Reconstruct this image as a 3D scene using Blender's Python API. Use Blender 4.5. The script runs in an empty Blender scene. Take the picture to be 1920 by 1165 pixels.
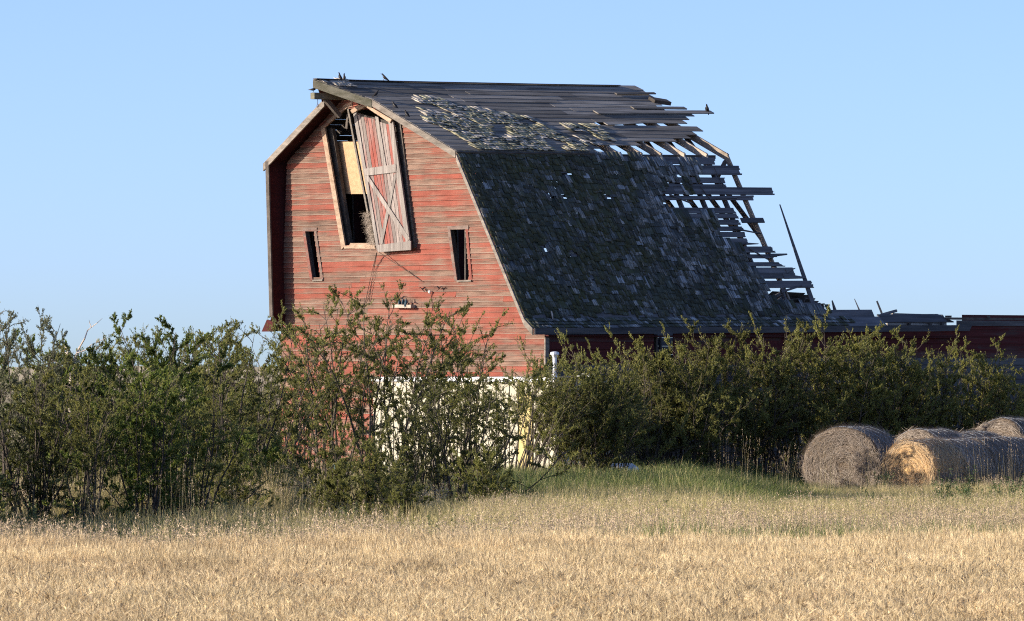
import bpy, math, random
import numpy as np
from mathutils import Vector, Matrix, noise as mnoise

R = random.Random(11)
NR = np.random.default_rng(11)
sc = bpy.context.scene
COL = sc.collection

# ------------------------------------------------------------------ camera, sky, sun, exposure
FPX, EYE, HOR = 11840.0, 3.0, 700.0        # focal length in photo pixels, eye height (m), horizon row
cam_d = bpy.data.cameras.new('camera')
cam = bpy.data.objects.new('camera', cam_d); COL.objects.link(cam)
cam.location = (0, 0, EYE); cam.rotation_euler = (math.pi/2, 0, 0)
cam_d.sensor_width = 36.0; cam_d.lens = FPX/1920*36.0
cam_d.shift_y = (HOR-582.5)/1920
cam_d.clip_start = 1.0; cam_d.clip_end = 20000
cam_d.dof.use_dof = True; cam_d.dof.focus_distance = 152.0; cam_d.dof.aperture_fstop = 16.0
sc.camera = cam

SUN_EL = math.radians(17.0)
SUN_H = Vector((-0.975, -0.22)).normalized()   # horizontal direction towards the sun
sun_v = Vector((SUN_H.x*math.cos(SUN_EL), SUN_H.y*math.cos(SUN_EL), math.sin(SUN_EL)))
w = bpy.data.worlds.new('World'); sc.world = w; w.use_nodes = True
wn, wl = w.node_tree.nodes, w.node_tree.links
wn.clear()
wo = wn.new('ShaderNodeOutputWorld'); wb = wn.new('ShaderNodeBackground'); ws = wn.new('ShaderNodeTexSky')
ws.sky_type = 'NISHITA'; ws.sun_disc = False
ws.sun_elevation = SUN_EL; ws.sun_rotation = math.atan2(SUN_H.x, SUN_H.y)
ws.altitude = 600; ws.air_density = 1.0; ws.dust_density = 4.9; ws.ozone_density = 3.5
wt = wn.new('ShaderNodeTexCoord'); wm = wn.new('ShaderNodeMapping'); wm.inputs['Scale'].default_value = (1, 1, 2.3)
wm.inputs['Location'].default_value = (0, 0, 0.068)
wl.new(wt.outputs['Generated'], wm.inputs['Vector']); wl.new(wm.outputs[0], ws.inputs['Vector'])
wx = wn.new('ShaderNodeMix'); wx.data_type = 'RGBA'; wx.blend_type = 'MULTIPLY'; wx.inputs[0].default_value = 1.0; wx.inputs[7].default_value = (1.0, 0.94, 1.03, 1)
wl.new(ws.outputs[0], wx.inputs[6]); wl.new(wx.outputs[2], wb.inputs[0]); wl.new(wb.outputs[0], wo.inputs[0])
wb.inputs[1].default_value = 0.120
sun_d = bpy.data.lights.new('sun', 'SUN'); sun_d.energy = 3.0; sun_d.angle = math.radians(0.5); sun_d.color = (1.0, 0.90, 0.76)
sun = bpy.data.objects.new('sun', sun_d); COL.objects.link(sun)
sun.rotation_euler = sun_v.to_track_quat('Z', 'Y').to_euler()
sun.location = (-60, 60, 60)
sc.view_settings.view_transform = 'Standard'; sc.view_settings.look = 'None'
sc.view_settings.exposure = 1.62; sc.view_settings.gamma = 1.0; sc.view_settings.use_curve_mapping = False
sc.cycles.max_bounces = 6; sc.cycles.transparent_max_bounces = 8
sc.cycles.use_adaptive_sampling = True; sc.cycles.adaptive_threshold = 0.01; sc.cycles.use_denoising = False
sc.cycles.sample_clamp_indirect = 4.0; sc.cycles.filter_width = 1.1

# ------------------------------------------------------------------ helpers
def mesh_from(name, verts, faces):
    m = bpy.data.meshes.new(name); m.from_pydata([tuple(v) for v in verts], [], faces); m.update(); return m

def link(name, data, parent=None, mat=None, **props):
    o = bpy.data.objects.new(name, data); COL.objects.link(o)
    if mat is not None and data is not None:
        for mm in (mat if isinstance(mat, (list, tuple)) else [mat]):
            data.materials.append(mm)
    if parent is not None: o.parent = parent
    for k, v in props.items(): o[k] = v
    return o

HEX = [(0,3,2,1), (4,5,6,7), (0,1,5,4), (1,2,6,5), (2,3,7,6), (3,0,4,7)]
class MB:
    """collects vertices and faces of one mesh"""
    def __init__(s): s.v, s.f, s.m = [], [], []
    def hexa(s, p, mi=0):
        b = len(s.v); s.v += [tuple(q) for q in p]
        s.f += [tuple(b+i for i in f) for f in HEX]; s.m += [mi]*6
    def box(s, lo, hi, mi=0):
        x0,y0,z0 = lo; x1,y1,z1 = hi
        s.hexa([(x0,y0,z0),(x1,y0,z0),(x1,y1,z0),(x0,y1,z0),(x0,y0,z1),(x1,y0,z1),(x1,y1,z1),(x0,y1,z1)], mi)
    def bar(s, a, b, wdt, dep, up=(0,0,1), mi=0, taper=1.0):
        a, b = Vector(a), Vector(b); d = (b-a).normalized()
        sd = d.cross(Vector(up)).normalized(); u = sd.cross(d).normalized()
        q = []
        for p, k in ((a,1.0),(b,taper)):
            q += [p - sd*wdt/2*k - u*dep/2*k, p + sd*wdt/2*k - u*dep/2*k, p + sd*wdt/2*k + u*dep/2*k, p - sd*wdt/2*k + u*dep/2*k]
        s.hexa(q, mi)
    def tube(s, pts, rad, n=6, mi=0, cap=True):
        base = len(s.v); k = len(pts)
        for i, p in enumerate(pts):
            p = Vector(p); a = Vector(pts[max(i-1,0)]); b = Vector(pts[min(i+1,k-1)])
            d = (b-a).normalized(); ref = Vector((0,0,1)) if abs(d.z) < .9 else Vector((1,0,0))
            sd = d.cross(ref).normalized(); u = sd.cross(d)
            r = rad[i] if isinstance(rad, (list, tuple)) else rad
            for j in range(n):
                t = 2*math.pi*j/n; s.v.append(tuple(p + (sd*math.cos(t)+u*math.sin(t))*r))
        for i in range(k-1):
            for j in range(n):
                s.f.append((base+i*n+j, base+i*n+(j+1)%n, base+(i+1)*n+(j+1)%n, base+(i+1)*n+j)); s.m.append(mi)
        if cap:
            s.f.append(tuple(base+j for j in range(n))[::-1]); s.m.append(mi)
            s.f.append(tuple(base+(k-1)*n+j for j in range(n))); s.m.append(mi)
    def build(s, name, mat, parent=None, smooth=False, **props):
        m = mesh_from(name, s.v, s.f)
        if isinstance(mat, (list, tuple)): m.polygons.foreach_set('material_index', s.m)
        if smooth: m.polygons.foreach_set('use_smooth', [True]*len(m.polygons))
        return link(name, m, parent, mat, **props)

def soup(name, verts, quads, mats, idx=None, attrs=None):
    """fast mesh of quads from numpy arrays"""
    m = bpy.data.meshes.new(name)
    nv, nf = len(verts), len(quads); k = quads.shape[1]
    m.vertices.add(nv); m.vertices.foreach_set('co', np.ascontiguousarray(verts, dtype=np.float32).ravel())
    m.loops.add(nf*k); m.loops.foreach_set('vertex_index', np.ascontiguousarray(quads, dtype=np.int32).ravel())
    m.polygons.add(nf); m.polygons.foreach_set('loop_start', np.arange(0, nf*k, k, dtype=np.int32))
    m.polygons.foreach_set('loop_total', np.full(nf, k, dtype=np.int32))
    for mm in mats: m.materials.append(mm)
    if idx is not None: m.polygons.foreach_set('material_index', np.asarray(idx, dtype=np.int32))
    m.update(calc_edges=True); m.validate()
    return m

# ------------------------------------------------------------------ materials
class NT:
    def __init__(s, name):
        s.mat = bpy.data.materials.new(name); s.mat.use_nodes = True
        s.n, s.l = s.mat.node_tree.nodes, s.mat.node_tree.links
        s.b = s.n['Principled BSDF']; s.b.inputs['Roughness'].default_value = 0.9
        s.b.inputs['Specular IOR Level'].default_value = 0.2
    def new(s, t, **kw):
        n = s.n.new(t)
        for k, v in kw.items(): setattr(n, k, v)
        return n
    def set(s, sock, v):
        if hasattr(v, 'is_output'): s.l.new(v, sock)
        else: sock.default_value = v
    def coord(s, kind, scale):
        c = s.new('ShaderNodeTexCoord') if kind != 'World' else s.new('ShaderNodeNewGeometry')
        m = s.new('ShaderNodeMapping'); m.inputs['Scale'].default_value = scale
        s.l.new(c.outputs[kind if kind != 'World' else 'Position'], m.inputs['Vector']); return m.outputs[0]
    def noise(s, vec, scale=1.0, detail=5.0, rough=0.6, dist=0.0):
        t = s.new('ShaderNodeTexNoise'); s.l.new(vec, t.inputs['Vector'])
        t.inputs['Scale'].default_value = scale; t.inputs['Detail'].default_value = detail
        t.inputs['Roughness'].default_value = rough; t.inputs['Distortion'].default_value = dist
        return t.outputs['Fac']
    def ramp(s, fac, stops):
        r = s.new('ShaderNodeValToRGB'); e = r.color_ramp.elements
        while len(e) < len(stops): e.new(0.5)
        for el, (p, c) in zip(e, stops): el.position = p; el.color = (*c, 1) if len(c) == 3 else c
        s.set(r.inputs[0], fac); return r.outputs[0]
    def math(s, op, a, b=0.0, c=None, clamp=False):
        m = s.new('ShaderNodeMath', operation=op, use_clamp=clamp); s.set(m.inputs[0], a); s.set(m.inputs[1], b)
        if c is not None: s.set(m.inputs[2], c)
        return m.outputs[0]
    def maprange(s, v, a, b, c, d):
        m = s.new('ShaderNodeMapRange'); s.set(m.inputs[0], v)
        for i, q in enumerate((a,b,c,d)): s.set(m.inputs[i+1], q)
        return m.outputs[0]
    def mix(s, fac, a, b, mode='MIX'):
        m = s.new('ShaderNodeMix', data_type='RGBA', blend_type=mode); s.set(m.inputs[0], fac)
        for sock, v in ((m.inputs[6], a), (m.inputs[7], b)):
            s.set(sock, (*v, 1) if isinstance(v, tuple) and len(v) == 3 else v)
        return m.outputs[2]
    def rand(s):
        """a random number per object and per loose piece"""
        o = s.new('ShaderNodeObjectInfo').outputs['Random']; g = s.new('ShaderNodeNewGeometry').outputs['Random Per Island']
        return s.math('FRACT', s.math('ADD', o, g))
    def bright(s, col, lo=0.75, hi=1.2, r=None):
        v = s.maprange(r if r is not None else s.rand(), 0, 1, lo, hi)
        h = s.new('ShaderNodeHueSaturation'); s.l.new(v, h.inputs['Value']); s.l.new(col, h.inputs['Color']); return h.outputs[0]
    def bump(s, h, st=0.4, dist=0.02):
        b = s.new('ShaderNodeBump'); b.inputs['Strength'].default_value = st; b.inputs['Distance'].default_value = dist
        s.l.new(h, b.inputs['Height']); s.l.new(b.outputs[0], s.b.inputs['Normal'])
    def col(s, c):
        s.set(s.b.inputs['Base Color'], (*c, 1) if isinstance(c, tuple) else c); return s.mat

def wood(name, c_lo, c_hi, grain, lo=0.7, hi=1.2, paint=None, amt=0.5, rnd=0.5, edge=False):
    t = NT(name); v = t.coord('Object', grain)
    n1 = t.noise(v, 1.0, 7, 0.65)
    c = t.ramp(n1, [(0.3, c_lo), (0.68, c_hi)])
    r = t.rand()
    c = t.bright(c, lo, hi, r)
    if paint:
        v2 = t.coord('Object', tuple(g*0.55 for g in grain)); n2 = t.noise(v2, 1.0, 8, 0.74)
        v3 = t.coord('Object', (0.9, 0.9, 0.7)); n3 = t.noise(v3, 1.0, 3, 0.5)
        r2 = t.math('FRACT', t.math('MULTIPLY', r, 7.31))
        k = t.math('ADD', n2, t.math('MULTIPLY', t.math('SUBTRACT', r2, 0.5), rnd))
        k = t.math('ADD', k, t.math('MULTIPLY', t.math('SUBTRACT', n3, 0.5), 0.5))
        if edge:
            gz = t.new('ShaderNodeSeparateXYZ'); t.l.new(t.new('ShaderNodeTexCoord').outputs['Generated'], gz.inputs[0])
            # paint stays longest under the lap of the board above
            k = t.math('ADD', k, t.maprange(gz.outputs[2], 0.68, 1.0, 0.0, 0.22))
            lip = t.math('LESS_THAN', gz.outputs[2], 0.13)
            k = t.math('SUBTRACT', k, t.math('MULTIPLY', lip, 0.05))
            c = t.mix(t.math('MULTIPLY', lip, 0.5), c, (0.26, 0.205, 0.165))
        m = t.maprange(k, 0.5-amt*0.5+0.14, 0.5-amt*0.5+0.40, 0.0, 0.92)
        pc = t.ramp(t.noise(v, 0.7, 5, 0.7), [(0.3, tuple(x*0.72 for x in paint)), (0.7, tuple(min(1, x*1.22) for x in paint))])
        c = t.mix(m, c, pc)
    if edge:
        st = t.noise(t.coord('Object', (2.6, 1, 0.30)), 1.0, 4, 0.6); big = t.noise(t.coord('Object', (0.28, 1, 0.34)), 1.0, 3, 0.5)
        c = t.bright(c, 0.62, 1.38, t.math('ADD', t.math('MULTIPLY', st, 0.6), t.math('MULTIPLY', big, 0.4)))
    t.bump(n1, 0.25, 0.010)
    return t.col(c)

def plain(name, c, rough=0.8, lo=0.9, hi=1.1, scale=(6,6,6), metal=0.0):
    t = NT(name); v = t.coord('Object', scale); n = t.noise(v, 1, 5, 0.6)
    cc = t.ramp(n, [(0.3, tuple(x*0.8 for x in c)), (0.7, tuple(min(1,x*1.15) for x in c))])
    t.b.inputs['Roughness'].default_value = rough; t.b.inputs['Metallic'].default_value = metal
    t.bump(n, 0.2, 0.01)
    return t.col(t.bright(cc, lo, hi))

def leafy(name, c1, c2, c3, trans=0.48, third=0.12, patch=None, tint=(0.70, 1.25)):
    t = NT(name); r = t.rand()
    c = t.ramp(r, [(0.0, c1), (0.55, c2), (1.0-third, tuple((a+b)/2 for a, b in zip(c2, c3))), (1.0, c3)])
    v = t.coord('World', (0.8, 0.8, 0.8)); n = t.noise(v, 1.0, 2, 0.5)
    c = t.mix(t.maprange(n, 0.35, 0.65, 0.0, 0.45), c, c1 if isinstance(c1, tuple) else c)
    if patch:
        n2 = t.noise(t.coord('World', (0.10, 0.42, 0.2)), 1.0, 4, 0.6); c = t.mix(t.maprange(n2, 0.45, 0.7, 0.0, 0.75), c, patch)
    c = t.bright(c, tint[0], tint[1], t.new('ShaderNodeObjectInfo').outputs['Random'])
    t.set(t.b.inputs['Base Color'], c); t.b.inputs['Roughness'].default_value = 0.55
    t.b.inputs['Specular IOR Level'].default_value = 0.35
    tr = t.new('ShaderNodeBsdfTranslucent'); t.l.new(c, tr.inputs[0])
    mx = t.new('ShaderNodeMixShader'); mx.inputs[0].default_value = trans
    out = t.n['Material Output']
    t.l.new(t.b.outputs[0], mx.inputs[1]); t.l.new(tr.outputs[0], mx.inputs[2]); t.l.new(mx.outputs[0], out.inputs[0])
    return t.mat

RED = (0.215, 0.058, 0.039)
M = {}
M['siding'] = wood('red_siding', (0.075,0.045,0.033), (0.20,0.128,0.094), (1.5, 6, 13), 0.8, 1.2, RED, 0.50, 0.34, True)
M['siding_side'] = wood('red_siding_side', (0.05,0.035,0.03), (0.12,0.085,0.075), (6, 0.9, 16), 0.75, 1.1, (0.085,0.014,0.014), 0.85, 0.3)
M['siding_grey'] = wood('grey_siding_side', (0.05,0.048,0.048), (0.13,0.125,0.125), (6, 0.8, 14), 0.7, 1.2)
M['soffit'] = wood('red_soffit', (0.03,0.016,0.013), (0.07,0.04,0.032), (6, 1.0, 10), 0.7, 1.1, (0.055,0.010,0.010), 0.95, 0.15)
M['door_plank'] = wood('door_plank', (0.12,0.095,0.085), (0.30,0.255,0.23), (18, 6, 0.7), 0.75, 1.15, (0.25,0.060,0.043), 0.62, 0.4)
M['door_grey'] = wood('door_grey', (0.12,0.10,0.09), (0.28,0.25,0.225), (14, 6, 0.9), 0.8, 1.15)
M['trim'] = wood('weathered_trim', (0.10,0.085,0.07), (0.25,0.215,0.18), (3, 3, 9), 0.8, 1.15)
M['trim_red'] = wood('red_trim', (0.15,0.105,0.08), (0.33,0.24,0.18), (3, 3, 9), 0.8, 1.15, (0.27,0.065,0.045), 0.62, 0.4)
M['win_trim'] = wood('window_trim', (0.085,0.060,0.050), (0.19,0.14,0.115), (3, 3, 9), 0.8, 1.15, (0.20,0.06,0.045), 0.55, 0.4)
M['fresh'] = wood('pale_trim', (0.20,0.135,0.09), (0.40,0.29,0.21), (4, 4, 9), 0.9, 1.15)
M['barge_green'] = wood('lichen_barge', (0.085,0.08,0.05), (0.19,0.175,0.135), (3, 3, 8), 0.9, 1.1)
M['sheath_up'] = wood('sheathing_upper', (0.060,0.053,0.046), (0.27,0.24,0.205), (7, 0.6, 7), 0.6, 1.45)
M['sheath_low'] = wood('sheathing_lower', (0.06,0.06,0.064), (0.15,0.15,0.16), (9, 0.7, 9), 0.65, 1.2)
M['rafter'] = wood('rafter_wood', (0.20,0.155,0.115), (0.46,0.38,0.30), (4, 4, 4), 0.75, 1.15)
M['dark_wood'] = wood('old_dark_wood', (0.05,0.042,0.035), (0.13,0.11,0.095), (4, 4, 4), 0.75, 1.2)
M['pale_plank'] = wood('pale_plank', (0.24,0.20,0.16), (0.42,0.37,0.31), (5, 1, 7), 0.85, 1.1)
def shingle_mat(name, lo, mid, hi, p, moss):
    """old shingles: bare fibres run down the slope, moss gathers in broad patches"""
    t = NT(name); v = t.coord('Object', (2.2, 26, 2.2)); n1 = t.noise(v, 1.0, 5, 0.7); r = t.rand()
    k = t.math('ADD', n1, t.math('MULTIPLY', t.math('SUBTRACT', r, 0.5), 0.12))
    c = t.ramp(k, [(p-.22, lo), (p, mid), (p+.10, hi)])
    n2 = t.noise(t.coord('Object', (.55,.45,.7)), 1.0, 5, 0.65); n3 = t.noise(t.coord('Object', (9,9,9)), 1.0, 4, 0.6)
    mm = t.math('MULTIPLY', t.maprange(n2, .42, .58, 0, moss), t.maprange(n3, .38, .55, 0.25, 1.0))
    c = t.mix(mm, c, (0.040, 0.043, 0.013))
    t.b.inputs['Roughness'].default_value = 0.75; t.b.inputs['Specular IOR Level'].default_value = 0.3
    t.bump(n1, 0.5, 0.01)
    return t.col(t.bright(c, .7, 1.3, t.math('FRACT', t.math('MULTIPLY', r, 5.7))))
M['sh_moss'] = shingle_mat('shingle_moss', (0.022,0.026,0.016), (0.052,0.058,0.040), (0.14,0.15,0.145), .57, 0.8)
M['sh_dark'] = shingle_mat('shingle_dark', (0.024,0.028,0.025), (0.072,0.078,0.074), (0.23,0.24,0.25), .55, 0.6)
M['sh_grey'] = shingle_mat('shingle_grey', (0.030,0.035,0.037), (0.11,0.118,0.12), (0.31,0.325,0.34), .50, 0.2)
M['sh_pale'] = wood('shingle_pale', (0.27,0.235,0.19), (0.54,0.48,0.40), (10, 10, 4), 0.75, 1.15)
M['sh_lichen'] = wood('shingle_lichen', (0.14,0.125,0.07), (0.43,0.395,0.27), (11, 11, 5), 0.7, 1.25)
t = NT('osb'); n = t.noise(t.coord('Object', (9,9,9)), 1, 6, 0.75)
M['osb'] = t.col(t.ramp(n, [(0.3, (0.34,0.20,0.108)), (0.7, (0.49,0.325,0.19))]))
M['cream'] = plain('cream_paint', (0.42,0.385,0.29), 0.6, 0.95, 1.05, (1.5,1.5,0.6))
M['white'] = plain('white_paint', (0.80,0.80,0.79), 0.5, 0.97, 1.03, (2,2,2))
M['yellow'] = plain('yellow_paint', (0.40,0.32,0.13), 0.6)
M['galv'] = plain('galvanised', (0.55,0.56,0.58), 0.45, 0.95, 1.05, (5,5,5), 0.4)
M['teal'] = plain('teal_paint', (0.05,0.28,0.30), 0.5)
M['iron'] = plain('rusty_iron', (0.07,0.045,0.035), 0.7)
M['bird'] = plain('bird_dark', (0.022,0.020,0.020), 0.5, 0.8, 1.2, (30,30,30))
M['bird_back'] = plain('swallow_blue', (0.02,0.05,0.07), 0.35, 0.8, 1.2, (30,30,30))
M['bird_pale'] = plain('bird_pale', (0.36,0.32,0.28), 0.7, 0.9, 1.1, (30,30,30))
M['beak'] = plain('beak', (0.09,0.075,0.05), 0.5)

M['leaf_a'] = leafy('leaf_olive', (0.11,0.125,0.030), (0.265,0.265,0.072), (0.46,0.40,0.11))
M['leaf_b'] = leafy('leaf_green', (0.085,0.13,0.024), (0.195,0.25,0.050), (0.40,0.37,0.08))
M['leaf_c'] = leafy('leaf_grey_green', (0.11,0.12,0.065), (0.22,0.225,0.12), (0.32,0.30,0.17))
M['leaf_d'] = leafy('leaf_yellow_green', (0.115,0.13,0.030), (0.265,0.26,0.066), (0.46,0.39,0.11))
M['bark'] = wood('bark', (0.035,0.028,0.022), (0.11,0.09,0.07), (10,10,3), 0.6, 1.5)
M['dead_bark'] = wood('bleached_bark', (0.30,0.24,0.20), (0.55,0.47,0.40), (10,10,3), 0.8, 1.2)
M['wheat_stem'] = leafy('wheat_stem', (0.55,0.425,0.225), (0.76,0.60,0.345), (0.80,0.66,0.42), 0.25, 0.12, (0.48,0.34,0.18))
M['wheat_ear'] = leafy('wheat_ear', (0.48,0.345,0.175), (0.71,0.545,0.305), (0.78,0.63,0.39), 0.15, 0.12, (0.40,0.27,0.14))
M['wheat_dark'] = leafy('wheat_ear_dark', (0.17,0.115,0.07), (0.30,0.21,0.13), (0.42,0.31,0.2), 0.1)
M['brome_stem'] = leafy('brome_stem', (0.46,0.36,0.18), (0.62,0.50,0.28), (0.34,0.36,0.14), 0.25)
M['brome_head'] = leafy('brome_head', (0.42,0.31,0.20), (0.57,0.43,0.29), (0.63,0.50,0.35), 0.25)
M['dry_blade'] = leafy('dry_blade', (0.42,0.34,0.15), (0.62,0.50,0.25), (0.38,0.36,0.13), 0.3, 0.2)
M['sedge_blade'] = leafy('sedge_blade', (0.024,0.052,0.012), (0.05,0.09,0.02), (0.16,0.15,0.06), 0.3)  # darker copy of green blade, with the left ground's shade in its colour
M['green_blade'] = leafy('green_blade', (0.075,0.115,0.022), (0.155,0.195,0.045), (0.42,0.37,0.13), 0.35)
M['weed_leaf'] = leafy('weed_leaf', (0.05,0.09,0.025), (0.10,0.15,0.045), (0.20,0.19,0.08), 0.3)

t = NT('field_ground')
n = t.noise(t.coord('World', (0.5,0.5,0.5)), 1, 8, 0.7); n2 = t.noise(t.coord('World', (0.010,0.012,0.01)), 1, 4, 0.5)
c = t.ramp(n, [(0.35, (0.16,0.125,0.06)), (0.65, (0.36,0.29,0.15))])
c = t.mix(t.maprange(n2, 0.45, 0.6, 0, 1), c, (0.42,0.32,0.17))
t.bump(n, 0.6, 0.05); M['ground'] = t.col(c)
t = NT('far_hill'); n2 = t.noise(t.coord('World', (0.004,0.02,0.02)), 1, 4, 0.5)
M['hill'] = t.col(t.ramp(n2, [(0.4, (0.50,0.38,0.24)), (0.6, (0.40,0.33,0.19))]))

def straw(name, c1, c2, golden=None):
    t = NT(name); oc = t.coord('Object', (1,1,1))
    n = t.noise(t.coord('Object', (16,16,40)), 1, 6, 0.75); n2 = t.noise(t.coord('Object', (2.2,2.2,2.2)), 1, 3, 0.6)
    c = t.ramp(n, [(0.28, tuple(x*0.5 for x in c1)), (0.5, c1), (0.75, c2)])
    c = t.mix(t.maprange(n2, 0.35, 0.7, 0.0, 0.5), c, tuple(x*0.62 for x in c1))
    if golden:
        sx = t.new('ShaderNodeSeparateXYZ'); t.l.new(t.new('ShaderNodeTexCoord').outputs['Object'], sx.inputs[0])
        rr = t.math('SQRT', t.math('ADD', t.math('POWER', sx.outputs[0], 2.0), t.math('POWER', t.math('SUBTRACT', sx.outputs[2], 0.72), 2.0)))
        wv = t.math('ADD', t.math('MULTIPLY', rr, 62.0), t.math('MULTIPLY', n, 5.0))
        rings = t.math('MULTIPLY_ADD', t.math('SINE', wv), 0.5, 0.5)
        g = t.ramp(rings, [(0.0, tuple(x*0.55 for x in golden)), (0.55, golden), (1.0, tuple(min(1, x*1.3) for x in golden))])
        g = t.mix(t.maprange(n2, 0.45, 0.72, 0.0, 0.55), g, tuple(x*0.6 for x in c1))
        m = t.math('MULTIPLY', t.maprange(rr, 0.54, 0.66, 1.0, 0.0), t.math('LESS_THAN', sx.outputs[1], 0.12))
        c = t.mix(m, c, g)
    t.bump(n, 0.9, 0.05)
    return t.col(c)
M['hay_grey'] = straw('hay_weathered', (0.19,0.14,0.095), (0.38,0.295,0.215))
M['hay_gold'] = straw('hay_golden_face', (0.15,0.12,0.10), (0.33,0.28,0.24), (0.66,0.41,0.18))
M['strand'] = leafy('straw_strand', (0.13,0.10,0.07), (0.32,0.25,0.195), (0.52,0.44,0.36), 0.15)
M['strand_gold'] = leafy('straw_strand_gold', (0.36,0.24,0.12), (0.56,0.37,0.18), (0.66,0.50,0.30), 0.15)
M['twine'] = plain('twine', (0.45,0.50,0.56), 0.6)

# ------------------------------------------------------------------ setting: ground and far hills
def ground_z(x, y):
    return 0.0
gv, gf = [], []
ys = [-60, 0, 30, 60, 100, 140, 180, 240, 400, 800, 1600, 3200, 6500]
xs = [-5000, -1500, -400, -120, -50, -20, 0, 20, 50, 120, 400, 1500, 5000]
for y in ys:
    for x in xs: gv.append((x, y, 0.0))
nx = len(xs)
for j in range(len(ys)-1):
    for i in range(nx-1): gf.append((j*nx+i, j*nx+i+1, (j+1)*nx+i+1, (j+1)*nx+i))
link('ground', mesh_from('ground', gv, gf), None, M['ground'], kind='structure')
hv, hf = [], []
for i in range(61):
    x = -700 + i*1400/60
    z = 0.5 + 5.0*max(0, 0.5+0.5*math.sin(x*0.006+2.4)) + 1.5*mnoise.noise((x*0.01, 0, 0))
    hv += [(x, 2300, -1), (x, 2500, z), (x, 2900, -1)]
for i in range(60):
    a = i*3; hf += [(a, a+3, a+4, a+1), (a+1, a+4, a+5, a+2)]
link('hills', mesh_from('hills', hv, hf), None, M['hill'], kind='structure')

# ------------------------------------------------------------------ the barn
B = math.radians(42.0); CB, SB = math.cos(B), math.sin(B)
P0 = ((1022-960)/FPX*160.0, 160.0)         # foot of the barn's near corner
EX, EV = (SB, -CB), (CB, SB)               # local x runs along the gable, local y along the ridge
def to_loc(X, Y): return ((X-P0[0])*EX[0]+(Y-P0[1])*EX[1], (X-P0[0])*EV[0]+(Y-P0[1])*EV[1])
def to_world(x, y, z=0): return Vector((P0[0]+x*EX[0]+y*EV[0], P0[1]+x*EX[1]+y*EV[1], z))
CAML = Vector((*to_loc(0, 0), EYE))
def rdir(px, py):
    dx, dz = (px-960)/FPX, (HOR-py)/FPX
    return Vector((dx*EX[0]+EX[1], dx*EV[0]+EV[1], dz))
def onY(px, py, y=0.0):
    d = rdir(px, py); t = (y-CAML.y)/d.y; return CAML + d*t
def onX(px, py, x=0.0):
    d = rdir(px, py); t = (x-CAML.x)/d.x; return CAML + d*t
def onP(px, py, p, n):
    d = rdir(px, py); t = (Vector(p)-CAML).dot(n)/d.dot(n); return CAML + d*t

barn = link('barn', None, label='derelict red barn with a racked gable and a broken shingle roof', category='barn')
barn.location = (P0[0], P0[1], 0); barn.rotation_euler = (0, 0, B-math.pi/2)

E_ = -0.5                                   # the rake overhangs the gable by half a metre
def lerp(a, b, t): return a+(b-a)*t
A0, K0, F0, L0 = onY(642,152,E_), onY(855,283,E_), onY(985,598,E_), onY(1001,616,E_)
LK0, LF0, LE0 = onY(500,303,E_), onY(508,598,E_), onY(497,620,E_)
RIDGE = [(-1.5,.0),(-.5,0.0),(2,.03),(4.4,.07),(7,.11),(9.8,.165),(12,.2)]
def ridge_z(y):
    for (a, za), (b, zb) in zip(RIDGE, RIDGE[1:]):
        if y <= b: return lerp(za, zb, (y-a)/(b-a))
    return RIDGE[-1][1]
def line(p, zfun): return lambda y: Vector((p.x, y, p.z+zfun(y)))
AL = line(A0, ridge_z)
KL = line(K0, lambda y: 0.0150*(y+.5))
FL = line(F0, lambda y: 0.0105*(y+.5))
EL = line(L0, lambda y: 0.0105*(y+.5))
LKL = line(LK0, lambda y: 0.016*(y+.5))
LFL = line(LF0, lambda y: 0.0)
LEL = line(LE0, lambda y: 0.0)
def slope(a, b):
    """surface of a roof slope between two edge lines: s=0 top, 1 bottom; o is the offset outward"""
    n = (b(5)-a(5)).cross(Vector((0,-1,0))).normalized()
    if n.z < 0 : n = -n
    def S(y, s, o=0.0): return a(y).lerp(b(y), s) + n*o
    def inv(px, py):
        p = onP(px, py, a(3), n); d = b(p.y)-a(p.y); return p.y, (p-a(p.y)).dot(d)/d.length_squared
    ln = (b(5)-a(5)).length
    return S, inv, n, ln
UP, upinv, UPN, UPL = slope(AL, KL)
LO, loinv, LON, LOL = slope(KL, FL)
FLS, flinv, FLN, FLL = slope(FL, EL)
def slopeL(a, b):
    n = (b(5)-a(5)).cross(Vector((0,1,0))).normalized()
    if n.x > 0: n = -n
    def S(y, s, o=0.0): return a(y).lerp(b(y), s) + n*o
    return S, n, (b(5)-a(5)).length
LUP, LUPN, LUPL = slopeL(AL, LKL)
LLO, LLON, LLOL = slopeL(LKL, LFL)
LFS, LFSN, LFLL = slopeL(LFL, LEL)

def slab(mb, S, y0, y1, s0, s1, o_top, o_bot, th, dy0=0.0, dy1=0.0, mi=0, ds=0.0):
    """a board on a slope: dy0/dy1 shear its two ends, ds tilts it"""
    q = [S(y0, s0, o_top-th), S(y1, s0+ds, o_top-th), S(y1+dy1, s1+ds, o_bot-th), S(y0+dy0, s1, o_bot-th),
         S(y0, s0, o_top), S(y1, s0+ds, o_top), S(y1+dy1, s1+ds, o_bot), S(y0+dy0, s1, o_bot)]
    mb.hexa(q, mi)
def piece(name, mat, parent, fn, **kw):
    mb = MB(); fn(mb); return mb.build(name, mat, parent, **kw)

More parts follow.
